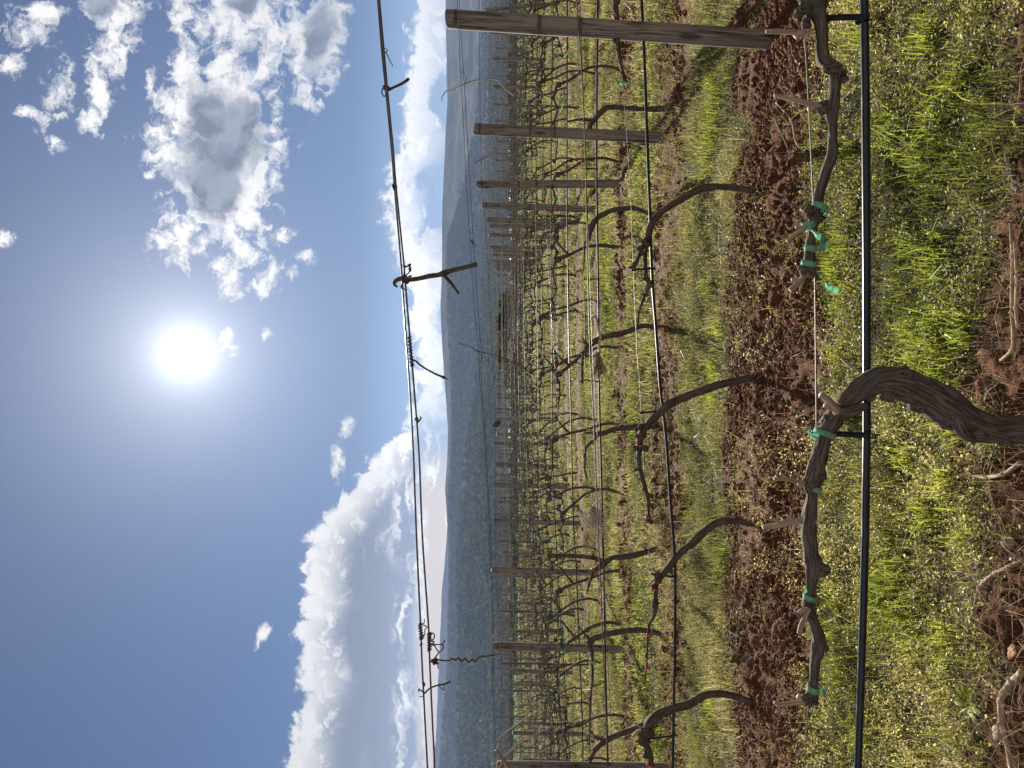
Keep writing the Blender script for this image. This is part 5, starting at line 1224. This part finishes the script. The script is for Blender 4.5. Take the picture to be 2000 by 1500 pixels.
    def scale(col, f):
        v = k.n('ShaderNodeVectorMath', operation='SCALE'); k.set(v.inputs[0], col if isinstance(col, bpy.types.NodeSocket) else (0, 0, 0))
        if not isinstance(col, bpy.types.NodeSocket): v.inputs[0].default_value = col
        k.set(v.inputs['Scale'], f); return v.outputs[0]
    white = scale((1.08, 1.06, 1.03), sunlit)
    skyc = k.mix(1.0, sky.outputs[0], SKYTINT, 'MULTIPLY')
    g = k.m('ADD', ex(0.016, 2.4), k.m('ADD', ex(0.06, 0.6), k.m('ADD', ex(0.12, 0.32), ex(0.28, 0.22))))
    gl = scale((1.0, 0.99, 0.96), g)
    add = k.n('ShaderNodeVectorMath', operation='ADD'); k.set(add.inputs[0], skyc); k.set(add.inputs[1], gl); base = add.outputs[0]
    cream = k.m('MULTIPLY', k.mr(Vv, 7.9, 8.35), k.mr(U, 5.2, 6.9, 1, 0))
    base = k.mix(k.m('MULTIPLY', cream, 0.9), base, (1.10, 0.82, 0.52))
    base = k.mix(k.m('MULTIPLY', k.mr(Vv, 6.0, 8.7), 0.35), base, (0.50, 0.62, 0.80))
    body = k.mix(k.m('MULTIPLY', stw, 0.7), (0.30, 0.345, 0.45), (0.52, 0.55, 0.63))
    body = k.mix(k.mr(U, 6.2, 7.4), body, k.mix(k.mr(U, 10.2, 11.2), k.mix(k.mr(nb, 0.3, 0.6), (0.62, 0.68, 0.80), (1.0, 0.98, 0.95)), (0.42, 0.53, 0.74)))
    bank = k.mix(rim, k.mix(k.mr(nb, 0.25, 0.5), (0.78, 0.81, 0.87), white), body)
    c = k.mix(ab, base, bank)
    dst = k.noise(k.map(W, rot=(0, 0, -0.30), sc=(0.55, 2.3, 1)), 1.0, 8, 0.62)
    dm = k.m('MULTIPLY', k.m('MULTIPLY', k.mr(U, 3.6, 5.2), k.mr(U, 7.6, 6.6)), k.mr(h, 0.1, 0.5))
    c = k.mix(k.m('MULTIPLY', dm, k.mr(dst, 0.50, 0.62)), c, white)
    lst = k.noise(k.map(W, loc=(3, 5, 0), sc=(0.5, 2.8, 1)), 1.3, 9, 0.62)
    lm = k.m('MULTIPLY', k.m('MULTIPLY', k.mr(Vv, 7.55, 7.85), k.mr(Vv, 8.45, 8.2)), k.mr(U, 6.5, 5.0))
    c = k.mix(k.m('MULTIPLY', lm, k.mr(lst, 0.48, 0.64)), c, white)
    grey = k.mix(k.m('MULTIPLY', thick, 0.92), k.mix(tex, (0.78, 0.81, 0.87), white), k.mix(k.mr(k.noise(W, 1.7, 3, 0.45), 0.36, 0.64), (0.145, 0.185, 0.28), (0.36, 0.41, 0.51)))
    c = k.mix(k.m('MULTIPLY', al, k.mr(Vv, 7.3, 6.7)), c, grey)
    c = scale(c, k.mr(Vv, 6.8, 8.75, 1.0, 2.0))          # the air near the horizon takes light away again
    # behind the camera: unseen bright clouds added to fill the sides away from the sun
    rear_fill = k.mix(k.mr(k.noise(d, 2.2, 6, 0.6), 0.40, 0.58), scale(skyc, 1.4), (0.78, 0.70, 0.60))
    c = k.mix(k.mr(y, 0.06, -0.25, 0, 1), c, rear_fill)
    c = scale(c, OUT)
    bg = k.n('ShaderNodeBackground'); k.set(bg.inputs[0], c); bg.inputs[1].default_value = 0.1
    o = k.n('ShaderNodeOutputWorld'); nt.links.new(bg.outputs[0], o.inputs[0])
    w.cycles.sampling_method = 'MANUAL'; w.cycles.sample_map_resolution = 1024
build_world()
sl = bpy.data.lights.new('sun', 'SUN'); sl.energy = 5.0; sl.angle = math.radians(0.5); sl.color = (1.0, 0.93, 0.82)
so = link('sun', sl); so.rotation_euler = SUNDIR.to_track_quat('Z', 'Y').to_euler(); so.location = (0, 0, 50)

def haze():
    m, nt = node_mat('haze'); k = NT(nt)
    v = k.n('ShaderNodeVolumePrincipled'); v.inputs['Color'].default_value = (0.17, 0.235, 0.38, 1); v.inputs['Density'].default_value = HAZE; v.inputs['Anisotropy'].default_value = 0.1
    o = k.n('ShaderNodeOutputMaterial'); nt.links.new(v.outputs[0], o.inputs['Volume'])
    a = Vector((-2600, -40, -50)); b = Vector((2600, 2420, 226))
    V = [(x, y, z) for z in (a.z, b.z) for x, y in ((a.x, a.y), (b.x, a.y), (b.x, b.y), (a.x, b.y))]
    mb = MB(); mb.add(V, [(3, 2, 1, 0), (4, 5, 6, 7), (0, 1, 5, 4), (1, 2, 6, 5), (2, 3, 7, 6), (3, 0, 4, 7)])
    tag(mb.build('haze', m, smooth=False), 'thin blue air over the valley', 'haze', None, 'stuff')
HAZE = 0.00046
haze()

# ------------------------------------------------------------------ camera, lying on its side as the phone was held
cam = bpy.data.cameras.new('camera'); co = link('camera', cam)
cam.sensor_fit = 'HORIZONTAL'; cam.sensor_width = 36.0; cam.lens = 36.0 * F / 2000.0
co.matrix_world = Matrix(((0, 1, 0, 0), (0, 0, -1, 0), (-1, 0, 0, 0), (0, 0, 0, 1)))
cam.shift_x = (1000.0 - V0) / 2000.0
cam.clip_start = 0.05; cam.clip_end = 20000
SC.camera = co
SC.view_settings.view_transform = 'Standard'; SC.view_settings.look = 'None'; SC.view_settings.exposure = EXPO; SC.view_settings.gamma = 1.0
SC.render.engine = 'CYCLES'
cy = SC.cycles
cy.max_bounces = 8; cy.diffuse_bounces = 3; cy.glossy_bounces = 3; cy.transmission_bounces = 4; cy.volume_bounces = 0; cy.transparent_max_bounces = 6
cy.use_denoising = True; cy.sample_clamp_indirect = 8
